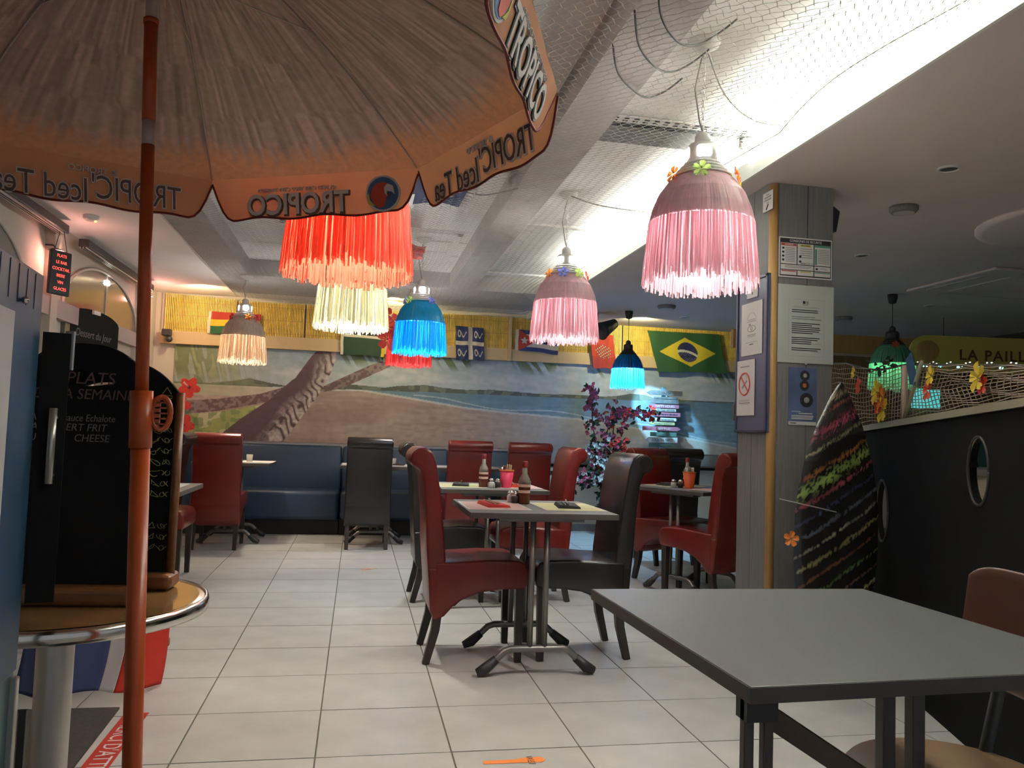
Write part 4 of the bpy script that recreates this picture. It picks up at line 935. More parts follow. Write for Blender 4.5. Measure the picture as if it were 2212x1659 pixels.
def shaker(x, y, fill, label):
    t = thing('salt_shaker' if fill is M_salt else 'pepper_shaker', label, 'shaker', (x, y, .7455), group='salt and pepper shakers')
    MB().lathe([(.019, 0), (.020, .03), (.017, .038)], 12).build('glass_body', fill, t, smooth=True); MB().lathe([(.018, .038), (.017, .052), (.008, .060)], 12).build('metal_cap', M_chrome, t, smooth=True)
shaker(.787, 4.05, M_salt, 'salt shaker beside the bottle on the nearest set table'); shaker(.800, 4.01, M_pepper, 'pepper shaker beside the bottle on the nearest set table')
shaker(.865, 5.12, M_salt, 'salt shaker left of the pink cup'); shaker(.908, 5.12, M_pepper, 'pepper shaker touching the pink cup')
shaker(2.275, 5.52, M_salt, 'salt shaker left of the orange cup'); shaker(2.320, 5.50, M_pepper, 'pepper shaker next to the orange cup')
def cup(x, y, mt, rim, label, h=.115):
    t = thing('paper_cup', label, 'cup', (x, y, .7455), group='cups of sugar sachets')
    MB().lathe([(.032, 0), (.047, h), (.045, h), (.031, .004)], 20, cap=False).build('cup_wall', mt, t, smooth=True); MB().lathe([(.0485, h-.006), (.050, h), (.0465, h+.002)], 20, cap=False).build('rim', rim, t); MB().lathe([(.032, .0), (.032, .004)], 20).build('base', mt, t)
    r = random.Random(int(x*100)); 
    for i in range(9):
        m = MB(); a = r.uniform(0, 6.28); q = Matrix.Rotation(r.uniform(-.4, .4), 3, 'X') @ Matrix.Rotation(a, 3, 'Z'); m.box((math.cos(a)*.022, math.sin(a)*.022, h-.004+r.uniform(-.005, .02)), (.022, .004, .05), q); m.build('sachet', [M_paper, M_napkiny, M_cutlery][i % 3], t)
cup(.965, 5.13, M_cuppink, M_florange, 'bright pink cup full of sachets on the second set table'); cup(2.375, 5.47, M_cuporange, M_florange, 'orange cup full of sachets on the corner table', .118)
t = thing('water_glass', 'clear tumbler behind the bottle on the nearest set table', 'glass', (.868, 4.10, .7455)); MB().lathe([(.028, 0), (.034, .11), (.032, .11), (.026, .004)], 18, cap=False).build('glass_wall', mat('pale_glass', (.42, .40, .34), .12, alpha=.6), t, smooth=True); MB().lathe([(.027, .003), (.030, .05)], 16).build('napkins_inside', M_label, t)
for (x, y, lab) in ((.36, 7.95, 'small glass right of the dark chair at the middle banquette'), (-.99, 7.95, 'small glass right of the red chair at the left banquette')):
    t = thing('water_glass', lab, 'glass', (x, y, .7455)); MB().lathe([(.026, 0), (.032, .07), (.030, .07), (.024, .004)], 14, cap=False).build('glass_wall', MATS['pale_glass'], t, smooth=True)

# ================================================================== PLANT, SIGNPOST
t = thing('artificial_bougainvillea', 'hanging bougainvillea with pink and white blossoms in front of the mural', 'plant', (2.80, 8.72, .45))
stems = MB(); leaves = MB(); fl1 = MB(); fl2 = MB(); fl3 = MB(); r = random.Random(11)
paths = [[(-.02, 0, .10), (-.08, 0, .40), (-.20, -.03, .75), (-.22, -.05, 1.02), (-.26, -.05, 1.22)], [(0, 0, .1), (-.05, 0, .5), (0, -.03, .86), (.12, -.06, .93), (.30, -.05, .92), (.52, -.03, .95)],
         [(0, 0, .1), (.07, 0, .4), (.13, -.05, .6), (.16, -.04, .35), (.18, -.08, .28)], [(0, 0, .1), (-.14, 0, .35), (-.2, -.06, .55), (-.16, -.06, .30), (-.18, -.04, .12)], [(0, 0, .1), (.02, -.02, .45), (.05, -.05, .84)],
         [(-.02, 0, .1), (-.05, -.05, .2), (-.08, -.06, -.02), (-.02, -.06, -.1)], [(-.02, 0, .3), (-.3, -.05, .2), (-.35, -.06, .12)]]
def leafq(m, p, s_, sx=1.):
    a, b = r.uniform(0, 6.28), r.uniform(-1, 1); u = Vector((math.cos(a), r.uniform(-.6, .2), math.sin(a))).normalized()*s_; v = Vector((-math.sin(a), b*.6, math.cos(a))).normalized()*s_*.55*sx; p = Vector(p)
    n3 = u.cross(v).normalized()*s_*.12; m.add([p, p+u*.3+v*.48+n3, p+u*.68+v*.36+n3, p+u, p+u*.68-v*.36+n3, p+u*.3-v*.48+n3, p+u*.5], [(0, 1, 6), (1, 2, 6), (2, 3, 6), (3, 4, 6), (4, 5, 6), (5, 0, 6)])
for pi_, pth in enumerate(paths):
    stems.tube(pth, .006, 5)
    for i in range(len(pth)-1):
        for k in range(20):
            u = r.random(); p = Vector(pth[i])*(1-u)+Vector(pth[i+1])*u; q = p+Vector((r.gauss(0, .05), r.gauss(-.02, .04), r.gauss(0, .045)))
            leafq(leaves, q, r.uniform(.05, .085))
            if q.z > .15 and r.random() < .75:
                mm = fl1 if (q.z > .62 or r.random() < .45) else (fl3 if q.x > 0 else fl2)
                if mm is fl1 and r.random() < .3 and q.x > 0: mm = fl3
                c_ = q+Vector((r.gauss(0, .02), -.03, r.gauss(0, .02)))
                for z in range(3): leafq(mm, c_, r.uniform(.032, .055), 1.5)
stems.build('stem', M_legwood, t); 
for mm, nm, mt in ((leaves, 'leaves', M_leaf), (fl1, 'pink_blossom', M_flpink), (fl2, 'white_blossom', M_flwhite), (fl3, 'red_blossom', M_flred)): tag(mm.build(nm, mt, t, fix=False), kind='stuff')
MB().lathe([(.06, 0), (.09, .14), (.085, .14)], 14, (0, .05, .02)).build('basket', M_legwood, t); MB().tube([(0, .05, .1), (0, .26, .5)], .008, 6).build('wall_bracket', M_rubber, t)

t = thing('beach_signpost', 'post of coloured wooden direction boards in front of the mural', 'signpost', (3.51, 8.86, .92))
MB().span(-.022, .022, .0, .03, -.10, .78).build('post', mat('blue_grey_paint', (.10, .20, .24), .7, noise=.2), t)
GREYW = mat('weathered_grey_paint', (.13, .14, .15), .8, noise=.25); PINKW = mat('faded_pink_paint', (.36, .13, .20), .8, noise=.2); WHW = mat('faded_white_paint', (.48, .52, .52), .8, noise=.15); YLW = mat('faded_yellow_paint', (.42, .44, .20), .8, noise=.2); GNW = mat('faded_green_paint', (.08, .17, .15), .8, noise=.2)
SB = [(3.291, 3.734, 1.600, 1.658, GREYW, 'BEACH', M_plate, -1, .03), (3.378, 3.678, 1.560, 1.585, GREYW, '', None, 0, 0), (3.339, 3.69, 1.505, 1.555, GREYW, '', None, 0, 0), (3.324, 3.691, 1.452, 1.494, PINKW, 'HAPPY HOURS', M_whitecloth, 0, .034), (3.382, 3.657, 1.412, 1.442, WHW, 'ALOHA HAWAI', M_ink, 0, .030),
      (3.303, 3.71, 1.355, 1.402, PINKW, '-', M_navy, -1, .03), (3.356, 3.665, 1.302, 1.338, WHW, '-', M_inkg, 0, .03), (3.317, 3.643, 1.255, 1.288, YLW, '-', M_inkg, -1, .03), (3.251, 3.72, 1.187, 1.235, PINKW, 'Ocean front', M_whitecloth, 1, .036), (3.349, 3.669, 1.121, 1.170, GNW, '', None, 0, 0), (3.282, 3.683, 1.050, 1.112, WHW, 'COCKTAIL PARTY', M_navy, -1, .036), (3.335, 3.655, 1.000, 1.040, GNW, '', None, 1, 0)]
for k, (a, b, c, d, mt, s_, tm_, arr, ts) in enumerate(SB):
    a -= 3.51; b -= 3.51; c -= .92; d -= .92; h = (d-c)/2; m = MB()
    pts = [(a, c), (b, c), (b, d), (a, d)] if arr == 0 else ([(a, c+h), (a+.05, c), (b, c), (b, d), (a+.05, d)] if arr < 0 else [(a, c), (b-.04, c), (b, c+h), (b-.04, d), (a, d)])
    m.prism(pts, -.016-.004*(k % 2), 0); bd = m.build('sign_board', mt, t, bevel=.002)
    if s_ == '-':
        m = MB(); x = a+.07
        while x < b-.04:
            w_ = random.uniform(.012, .04); m.span(x, x+w_, -.0215, -.020, c+h-.006, c+h+.006); x += w_+.008
        m.build('faded_lettering', tm_, t)
    elif s_: text('lettering', s_, ts*1.15, frame(((a+b)/2+.01, -.0215, c+h), (1, 0, 0), (0, 0, 1)), tm_, t, xs=.9 if len(s_) < 12 else .78)

# ================================================================== RIGHT SIDE: PARTITION, NET, SIGN, SURFBOARD
Pa, Pb = Vector((2.68, 3.87, 0)), Vector((1.98, 1.75, 0)); Pd = (Pb-Pa).normalized(); Pn = Vector((Pd.y, -Pd.x, 0)); Lp = (Pb-Pa).length
if Pn.dot(-Pa) < 0: Pn = -Pn
t = thing('partition', 'dark wall-like partition with oval portholes at the right', 'partition', (Pa.x, Pa.y, 0)); t['kind'] = 'structure'; del t['category']; t.name = 'wall_partition'
def pl(u, z, n_=0.): p = Pd*u+Pn*n_; return (p.x, p.y, z)
# dark panel with real oval holes: build as strips around the ovals
ov = [(.33, .78, .09, .15), (1.39, 1.02, .085, .125)]
NU, NZ = 120, 70; m = MB(); vs = []; keep = []
us = [Lp*i/NU for i in range(NU+1)]; 
for i in range(NU+1):
    top = 1.172+(1.262-1.172)*us[i]/Lp
    for j in range(NZ+1):
        u, z = us[i], top*j/NZ
        for (ou, oz, a, b) in ov:            # pull nearby vertices onto the oval rim for a clean edge
            q = math.hypot((u-ou)/a, (z-oz)/b)
            if .82 < q < 1.18: u, z = ou+(u-ou)/q, oz+(z-oz)/q
        vs.append(pl(u, z, 0))
fs = []
for i in range(NU):
    for j in range(NZ):
        uc = (us[i]+us[i+1])/2; zc = (1.172+.09*uc/Lp)*(j+.5)/NZ
        if all(math.hypot((uc-o[0])/o[2], (zc-o[1])/o[3]) > .93 for o in ov): fs.append((i*(NZ+1)+j, (i+1)*(NZ+1)+j, (i+1)*(NZ+1)+j+1, i*(NZ+1)+j+1))
m.add(vs, fs); o = m.build('panel', M_part, t, fix=False); md = o.modifiers.new('thickness', 'SOLIDIFY'); md.thickness = .03; md.offset = 0
m = MB(); ang = math.atan2(Pd.y, Pd.x); m.add([pl(0, 1.172, -.03), pl(0, 1.172, .03), pl(0, 1.20, .03), pl(0, 1.20, -.03), pl(Lp, 1.262, -.03), pl(Lp, 1.262, .03), pl(Lp, 1.29, .03), pl(Lp, 1.29, -.03)], [(0, 1, 2, 3), (4, 5, 6, 7), (0, 1, 5, 4), (1, 2, 6, 5), (2, 3, 7, 6), (3, 0, 4, 7)]); m.build('top_rail', mat('pale_green_rail', (.24, .23, .15), .6), t)
for (ou, oz, a, b) in ov:
    MB().tube([pl(ou+a*math.cos(q), oz+b*math.sin(q), .016) for q in np.linspace(0, 2*PI, 36)], .006, 6).build('porthole_rim', M_rubber, t, smooth=True)
# pale things glimpsed behind the portholes
back = thing('lit_counter', 'pale counter glimpsed through the portholes', 'counter', (3.6, 3.0, 0)); m = MB(); m.span(-.15, .15, -1.6, 1.6, 0, .95); m.build('counter_front', mat('pale_counter', (.42, .36, .26), .7), back); MB().span(-.2, .2, -1.65, 1.65, .95, .99).build('counter_top', M_panel, back, bevel=.004)
l = bpy.data.lights.new('counter_light', 'POINT'); l.energy = 5; l.color = (1, .85, .55); l.shadow_soft_size = .05; o = bpy.data.objects.new('counter_light', l); o.location = (-.45, -.2, .42); COL.objects.link(o); o.parent = back
# white net fence above the partition
t = thing('net_fence', 'beige net fence strung above the dark partition', 'fence', (Pa.x, Pa.y, 0))
m = MB()
def nt(u): return 1.535-.095*u-(.03 if u < .6 else .0)*math.sin(max(0, u+.3)/.9*PI)
L0 = -.75
n_ = 72
for i in range(n_+1):
    u = L0+(Lp-L0)*i/n_; z0 = 1.20+.09*u/Lp; z1 = nt(u); sl = .05*math.sin(u*4)
    m.tube([pl(u, z0), pl(u+sl, (z0+z1)/2, .01), pl(u+.01, z1)], .0022, 3, cap=False)
for j in range(15):
    m.tube([pl(L0+(Lp-L0)*i/24, (1.20+.09*(L0+(Lp-L0)*i/24)/Lp)+(nt(L0+(Lp-L0)*i/24)-(1.20+.09*(L0+(Lp-L0)*i/24)/Lp))*j/14+.006*math.sin(i*2+j), .004) for i in range(25)], .0022, 3, cap=False)
tag(m.build('netting', M_netd, t, fix=False), kind='stuff')
m = MB(); m.tube([pl(L0+(Lp-L0)*i/30, nt(L0+(Lp-L0)*i/30)+.004) for i in range(31)], .005, 6); m.build('top_rope', M_darkcable, t, smooth=True)
m = MB(); m.tube([pl(.62, 1.22, .01), pl(.62, 1.475, .01)], .013, 8); m.build('post', mat('pinkish_post', (.42, .32, .26), .7), t, smooth=True)
m = MB(); m.tube([pl(.64, 1.22, .02), pl(.86, 1.47, .02)], .010, 6); m.build('brace', MATS['pale_green_rail'], t, smooth=True)
m = MB(); m.add([pl(.66, 1.50, .02), pl(.74, 1.38, .03), pl(.80, 1.37, .03), pl(.79, 1.42, .02), pl(.70, 1.53, .01)], [(0, 1, 2, 3, 4)]); o = m.build('blue_rag', mat('blue_rag', (.02, .06, .13), .8), t, fix=False); o.modifiers.new('thickness', 'SOLIDIFY').thickness = .003
def fairy(u, z, col, rr, lab):
    f_ob = thing('cloth_flower', lab, 'flower', tuple(Pa+Vector(pl(u, z, .025))), group='cloth flowers tied to the net fence'); flower(None, col, f_ob, (0, 0, 0), (Pn.x, Pn.y, .1), rr)
for k, (u, z, col, rr, lab) in enumerate(((-.12, 1.50, M_flyellow, .035, 'cream flower on the rope right of the pillar'), (-.02, 1.42, M_flcoral, .05, 'coral flower above the tip of the painted board'), (.28, 1.37, M_flyellow, .07, 'yellow flower below the green lamp'), (.36, 1.34, M_florange, .065, 'orange flower below the green lamp'), (.38, 1.28, M_flyellow, .075, 'yellow flower low on the net beside the post'), (.32, 1.31, M_flred, .06, 'dark red flower low on the net'), (.95, 1.34, M_flcoral, .05, 'dim flower right of the brace'), (.98, 1.40, M_flyellow, .045, 'dim cream flower above the brace'), (1.42, 1.36, M_flyellow, .06, 'dim cream flower near the right edge'), (1.46, 1.33, M_flred, .04, 'dim red flower near the right edge'))): fairy(u, z, col, rr, lab)
t = thing('leaf_garland', 'dark leafy twig wound on the rope in front of the green lamp', 'garland', tuple(Pa+Vector(pl(.3, 1.5, .02))))
m = MB()
for i in range(13): leafq(m, Vector(pl(r.uniform(-.14, .22), r.uniform(-.04, .04), r.uniform(0, .03))), r.uniform(.025, .045))
m.build('leaves', M_leaf, t, fix=False); MB().tube([pl(-.14, -.02), pl(.05, .0), pl(.22, .03)], .003, 4).build('twig', M_darkcable, t)
t = thing('fairy_lights', 'string of tiny cyan and white lights at the right edge', 'light', tuple(Pa+Vector(pl(.66, 1.478, -.02))))
m = MB(); m2 = MB(); pts = []
for i in range(34):
    p = Vector(pl(i*.036-.0, .01*math.sin(i*1.3)-i*.0034)); pts.append(p); (m if i % 5 == 3 else m2).sphere(p, .0045 if i % 5 == 3 else .0022, 6, 4, (1.6, 1.6, 1))
m.build('cyan_bulbs', M_cyan, t); m2.build('white_bulbs', mat('white_led', (1, 1, 1), .5, emit=2.5), t); MB().tube(pts, .0012, 4).build('wire', M_darkcable, t)
# yellow board sign with lettering
t = thing('hut_sign', 'long yellow board shaped sign with brown painted lettering', 'sign', (5.86, 6.50, 1.98), math.radians(-9))
pts = [(-.78+.12-.12*math.cos(a), .0+.17*math.sin(a)*1.0) for a in np.linspace(-PI/2, PI/2, 1)]
pts = [(-.66+.17*math.cos(a), .17*math.sin(a)) for a in np.linspace(PI/2, 3*PI/2, 14)]+[(1.0+.17*math.cos(a), .17*math.sin(a)) for a in np.linspace(-PI/2, PI/2, 14)]
MB().prism(pts, -.015, .015).build('board', M_signyel, t, bevel=.004)
text('lettering', 'LA PAILLOTE', .135, frame((-.36, -.018, -.01), (1, 0, 0), (0, 0, 1)), M_signbrown, t, .0004, 'LEFT', xs=1.05, space=1.18, off=.003)
MB().sphere((-.66, -.018, .02), .11, 14, 8, (1, .12, .9)).build('painted_shell', M_bullnose, t, smooth=True); flower(None, M_flcoral, t, (.82, -.05, .04), (0, -1, .1), .12)
for x in (-.5, .7): MB().tube([(x, 0, .1), (x, 0, .34)], .006, 5).build('hanging_cord', M_darkcable, t)
t = thing('beach_hut', 'brown thatched beach hut stall behind the net fence', 'hut', (4.9, 7.3, 0))
m = MB(); m.prism([(-1.3, 2.20), (3.4, 2.24), (3.4, 2.06), (-1.3, 2.02)], 0, .05); m.build('beam', M_bullnose, t); m = MB(); m.prism([(-1.25, 1.45), (-.9, 2.0), (3.3, 2.02), (3.3, 1.3), (-1.25, 1.3)], .06, .10); m.build('back_panel', mat('brown_reed', (.17, .10, .045), .8, noise=.25, nscale=10, stretch=(10, 1, 1)), t)
for k in range(6): MB().tube([(-1.2+k*.85, .02, 0), (-1.2+k*.85, .02, 2.2)], .03, 7).build('post', M_legwood, t)
m = MB(); m.span(.68, 1.0, -.02, .0, 1.50, 1.70); m.build('cyan_window', mat('cyan_screen', (.1, .5, .5), .5, emit=.5, ecol=(.1, .75, .75)), t); m = MB(); m.span(1.4, 2.6, -.02, .0, .9, 1.55); m.build('teal_panel', mat('teal_panel', (.05, .16, .15), .6), t)

# painted surfboard leaning on the pillar
def board_pts(n):
    prof = [(0, .13), (.12, .165), (.32, .201), (.42, .214), (.54, .217), (.63, .207), (.726, .179), (.85, .123), (.944, .058), (.985, .022), (1.0, .004)]
    return [(i/n, float(np.interp(i/n, [p[0] for p in prof], [p[1] for p in prof]))) for i in range(n+1)]
SN = np.random.default_rng(5).random((64, 64))
def sn(a, b):
    i, j = int(math.floor(a)), int(math.floor(b)); fa, fb = a-i, b-j; g = lambda p, q: SN[p % 64, q % 64]
    return (g(i, j)*(1-fa)+g(i+1, j)*fa)*(1-fb)+(g(i, j+1)*(1-fa)+g(i+1, j+1)*fa)*fb
STROKES = [(1.32, .030, (.24, .20, .12)), (1.27, .020, (.20, .06, .04)), (1.19, .045, (.30, .05, .08)), (1.12, .015, (.25, .22, .14)), (1.02, .022, (.26, .09, .03)), (.965, .045, (.22, .32, .07)), (.90, .020, (.26, .05, .07)), (.83, .018, (.05, .06, .14)), (.76, .016, (.10, .12, .16)),
           (.69, .010, (.30, .29, .22)), (.62, .016, (.22, .19, .08)), (.55, .012, (.14, .05, .03)), (.48, .014, (.08, .14, .05)), (.41, .012, (.12, .07, .05)), (.345, .016, (.30, .27, .12)), (.30, .030, (.28, .05, .10)), (.24, .016, (.24, .22, .18)), (.17, .030, (.30, .11, .04)), (.10, .020, (.20, .04, .05)), (.03, .02, (.10, .10, .06))]
def surf_col(s_, w_):
    hw = np.interp(s_, [0, .12, .32, .42, .54, .63, .726, .85, .944, 1], [.13, .165, .201, .214, .217, .207, .179, .123, .058, .004])
    x = (w_-.5)*2*hw; q = s_*1.39-x*.62-.02; C = np.array((.011, .010, .009))
    for (c0_, wd, c) in STROKES:
        e = abs(q+.012*(sn(s_*30, w_*9)-.5)-c0_)/wd
        if e < 1.1:
            a = min(1, max(0, 1.1-e))*(.25+.9*sn(w_*7+c0_*40, c0_*60)); 
            if sn(s_*160, w_*60) > .30+.5*e*.9: C = C*(1-a)+np.array(c)*a
    return tuple(C)
t = thing('surfboard', 'black surfboard with diagonal coloured paint strokes leaning beside the pillar', 'surfboard', (2.10, 3.28, 0.0)); Hs = 1.392
m = MB(); bp_ = board_pts(150); NW = 70; lean = .10
for side in (-1, 1):
    def fn(u, v, side=side):
        i = min(int(u*150), 150); hw = bp_[i][1]*.98; x = -hw+2*hw*v; e = 1-abs(2*v-1)**3
        return (x+.015+.111*u, lean*u*1.2+side*.028*e*(1-u**4*.8), Hs*u)
    m.grid(fn, 150, NW, (lambda u, v: surf_col(u, v)))
m.build('deck', M_surf, t, fix=False, smooth=True)
flower(None, M_florange, t, (-.215, -.04, .68), (-.2, -1, .1), .035)
MB().tube([(-.25, .0, .85), (-.1, -.045, .82), (.0, -.045, .80)], .003, 4).build('cord', M_cable, t)

# ================================================================== PARASOL
ax_ = Vector((-.035, .004, 1)).normalized(); e1 = Vector((0, 1, 0)).cross(ax_).normalized(); e2 = ax_.cross(e1)
Cc = Vector((-.417, 1.584, 1.799)); RU, HU, TH = .801, .315, 1.6
t = thing('parasol', 'orange brand parasol with straw printed canopy and scalloped valance, nearest the camera', 'parasol', (0, 0, 0))
t['label'] = 'orange parasol with straw print canopy, scalloped lettered valance and orange pole'
def dome(a, s_): return Cc+(e1*math.cos(a)+e2*math.sin(a))*RU*s_+ax_*(HU*(1-s_**1.75))
def rimpt(k): return dome(TH-k*PI/4, 1)
nv_ = rng.random((8, 64)); STR = rng.random((8, 200, 6))
def gore_col(g):
    def f(u, v):
        # u from crown to rim, v across
        k = v*60; i = int(k) % 60; jag = .035*(nv_[g, i]*(1-(k-int(k)))+nv_[g, (i+1) % 60]*(k-int(k)))+.018*math.sin(v*90+g)
        lim = .925+jag*.7-.05*abs(2*v-1)**2
        st = STR[g, int(v*150) % 200, int(u*5) % 6]*.6+STR[g, int(v*60) % 200, (int(u*9)+2) % 6]*.4
        base = np.array((.40, .265, .215))*(.52+.80*st)
        if u > lim+.03: return (.60, .27, .135)
        if u > lim-.05: k2 = (u-lim+.05)/.08; return tuple(base*(1-k2)+np.array((.60, .27, .135))*k2)
        return tuple(base)
    return f
for g_ in range(8):
    a0 = TH-(g_-2)*PI/4; a1_ = a0-PI/4
    m = MB()
    def fn(u, v, a0=a0, a1_=a1_):
        s_ = .015+.985*u; p = dome(a0, s_)*(1-v)+dome(a1_, s_)*v
        return p-ax_*(.012*math.sin(PI*v)*math.sin(PI*min(u*1.1, 1)))
    m.grid(fn, 60, 60, gore_col(g_)); m.build('canopy_panel', M_canopy, t, fix=False, smooth=True)
M_valance = mat('valance_fabric', (.60, .27, .135), .8, trans=.24, noise=.05, nscale=10)
VH = .116
for g_ in range(8):
    p0, p1 = rimpt(g_-2), rimpt(g_-1); mid = (p0+p1)/2; xd = (p0-p1).normalized()  # seen from outside, left to right
    L = (p1-p0).length; outn = (mid-Cc).normalized(); flare = .10 if g_ != 4 else -.36
    dn = (-ax_+outn*flare).normalized()
    n = 40; top = []; bot = []
    for i in range(n+1):
        x = -L/2+L*i/n; e = (L/2-abs(x)); r0 = .075
        if e < .006: h = .012
        elif e < r0: h = .02+(VH-.02)*(1-(1-(e-.004)/(r0-.004))**2.6)
        else: h = VH
        h += .004*math.sin(i*.5+g_)
        top.append((x, 0)); bot.append((x, h))
    M = Matrix(((xd.x, dn.x, 0, mid.x), (xd.y, dn.y, 0, mid.y), (xd.z, dn.z, 0, mid.z), (0, 0, 0, 1))); nn = xd.cross(-dn).normalized()
    if nn.dot(outn) < 0: nn = -nn
    M[0][2], M[1][2], M[2][2] = nn.x, nn.y, nn.z
    m = MB(); m.M = M
    def wv(x, y): return .0016*math.sin(x*14+g_)*(y/VH)+.0008*math.sin(x*31)
    nj = 8; vs = []
    for i in range(n+1):
        for j in range(nj+1):
            y = bot[i][1]*j/nj; vs.append((top[i][0], y, wv(top[i][0], y)))
    m.add(vs, [(i*(nj+1)+j, (i+1)*(nj+1)+j, (i+1)*(nj+1)+j+1, i*(nj+1)+j+1) for i in range(n) for j in range(nj)])
    vo = m.build('valance', M_valance, t, fix=False, smooth=True)
    m = MB(); m.M = M; m.tube([(b[0], b[1], wv(*b)) for b in bot], .0032, 5); m.build('hem', M_hem, vo, smooth=True)
    # lettering printed through the cloth, upright from outside
    T = M @ Matrix(((1, 0, 0, 0), (0, -1, 0, 0), (0, 0, 1, 0), (0, 0, 0, 1)))     # flip so y is up
    # build a right-handed frame whose x runs left to right for a viewer outside
    xo = (-ax_).cross(outn).normalized() * -1
    xo = ax_.cross(outn).normalized()
    F = frame(mid+dn*.068+nn*.0, xo, -dn)
    if F.col[2].to_3d().dot(outn) < 0: F = frame(mid+dn*.068, -xo, -dn)
    def put_text(name, s_, size, dx, dy, mt, ext, off=0., sh=0., xs=1.):
        if g_ == 4: size *= 1.18; dy += .004; mt = M_ink if mt is M_prt_k else mt
        return text(name, s_, size, F @ Matrix.Translation((dx, dy, 0)), mt, vo, ext*.75, 'CENTER', sh, xs, off)
    if g_ % 2 == 1 or g_ == 4 and False:
        pass
    kind_ = 'logo' if g_ in (0, 2, 4, 6) else 'tea'
    # panels: index 2 is the far middle one (plain name and bird), 1 and 3 the tea ones, 4 the near right one
    if kind_ == 'logo':
        put_text('letter_shadow', 'TROPICO', .082, .046, -.016, M_prt_k, .0046, .004, 0, .86)
        put_text('lettering', 'TROPICO', .082, .048, -.013, M_prt_w, .0062, .0015, 0, .86)
        put_text('small_lettering', "QUAND C'EST TROP C'EST TROPICO", .014, .05, .030, M_prt_w, .0055)
        def disc(r_, z_, mt, nm, sx=1., cx=-.205, cy=.004):
            m = MB(); m.M = F @ Matrix.Translation((cx, cy, 0)); m.lathe([(r_, -z_), (r_, z_)], 28); m.build(nm, mt, vo)
        disc(.050, .0046, M_prt_w, 'badge_ring'); disc(.0445, .0056, M_prt_b, 'badge')
        for (pts_, mt, z_, nm) in (([(-.004, -.036), (.012, -.040), (.026, -.028), (.036, -.006), (.030, .016), (.012, .030), (-.008, .030), (-.020, .020), (-.010, .006), (-.010, -.012)], M_prt_r, .0066, 'red_plumage'),
                               ([(-.030, .020), (-.014, .026), (-.004, .016), (-.006, .000), (-.014, -.010), (-.012, .006), (-.026, .004), (-.034, -.004)], M_prt_w, .0076, 'white_beak'), ([(-.024, -.004), (-.012, .0), (-.016, -.016)], M_prt_k, .0080, 'dark_beak'), ([(.022, -.034), (.038, -.016), (.040, .004), (.046, -.010), (.040, -.030)], M_inkyel, .0070, 'yellow_feather')):
            m = MB(); m.M = F @ Matrix.Translation((-.205, .004, 0)); m.prism(pts_, -z_, z_, 'xy'); m.build(nm, mt, vo)
    else:
        put_text('letter_shadow', "TROPIC'", .088, -.112, -.004, M_prt_w, .0046, .0035, .08, .70); put_text('lettering', "TROPIC'", .088, -.112, -.004, M_prt_k, .0062, 0, .08, .70)
        put_text('letter_shadow', 'Iced Tea', .088, .115, -.018, M_prt_w, .0046, .0035, .08, .72); put_text('lettering', 'Iced Tea', .088, .115, -.018, M_prt_k, .0062, 0, .08, .72)
        put_text('small_lettering', '\u00a9 TROPICO', .022, .0, .040, M_prt_w, .0055)
    # rib and strut
for k in range(8):
    a = TH-(k-2)*PI/4
    m = MB(); m.tube([dome(a, .02+.97*i/16)-ax_*.006 for i in range(17)], .0022, 5); rb = m.build('rib', M_pinkpole, t, smooth=True)
    m = MB(); m.tube([Cc+ax_*.17+(e1*math.cos(a)+e2*math.sin(a))*.025, dome(a, .50)-ax_*.008], .0017, 5); m.build('strut', M_pinkpole, rb)
    m = MB(); m.sphere(dome(a, .50)-ax_*.007, .005, 6, 4); m.build('joint', M_pinkpole, rb)
foot = Cc-ax_*(Cc.z/ax_.z)
def onax(z): return foot+ax_*(z/ax_.z)
def ptube(z0, z1, r_, name, mt, n=20): m = MB(); m.tube([onax(z0), onax(z1)], r_, n); return m.build(name, mt, t, smooth=False, bevel=.001)
def sptube(z0, z1, r_, name, mt, n=28):
    m = MB(); m.tube([onax(z0), onax(z1)], r_, n, cap=True); o = m.build(name, mt, t)
    o.data.polygons.foreach_set('use_smooth', [len(p.vertices) == 4 for p in o.data.polygons]); return o
sptube(.03, 1.055, .0170, 'lower_pole', M_orange); sptube(1.05, 1.155, .0200, 'pole_clamp', M_orange); sptube(1.15, 1.618, .0118, 'upper_pole', M_orange); sptube(1.618, 1.665, .0112, 'pale_collar', M_pinkpole); sptube(1.665, 1.852, .0124, 'upper_pole', M_orange)
sptube(1.852, 1.862, .0140, 'ferrule', M_orange); sptube(1.862, 2.11, .0105, 'pole_tip_section', M_pinkpole); sptube(1.95, 1.985, .020, 'runner', M_pinkpole)
kc = onax(1.115)+r_.cross(Vector((0, 0, 0)))+Vector((.034, .004, 0)); m = MB(); m.M = frame(kc, (1, 0, 0), (0, .0, 1)); m.tube([(.016*math.cos(q), .030*math.sin(q), 0) for q in np.linspace(0, 2*PI, 24)[:-1]], .0055, 8, closed=True); m.box((-.008, 0, 0), (.012, .04, .008))
for q in range(5): m.box((.0, -.02+q*.01, .0), (.02, .003, .008))
m.build('locking_knob', M_orange, t, smooth=False)
m = MB(); m.lathe([(.20, 0), (.20, .05), (.17, .075), (.04, .08), (.035, .16), (.022, .16)], 32, tuple(foot)); m.build('base', M_rubber, t, smooth=True)

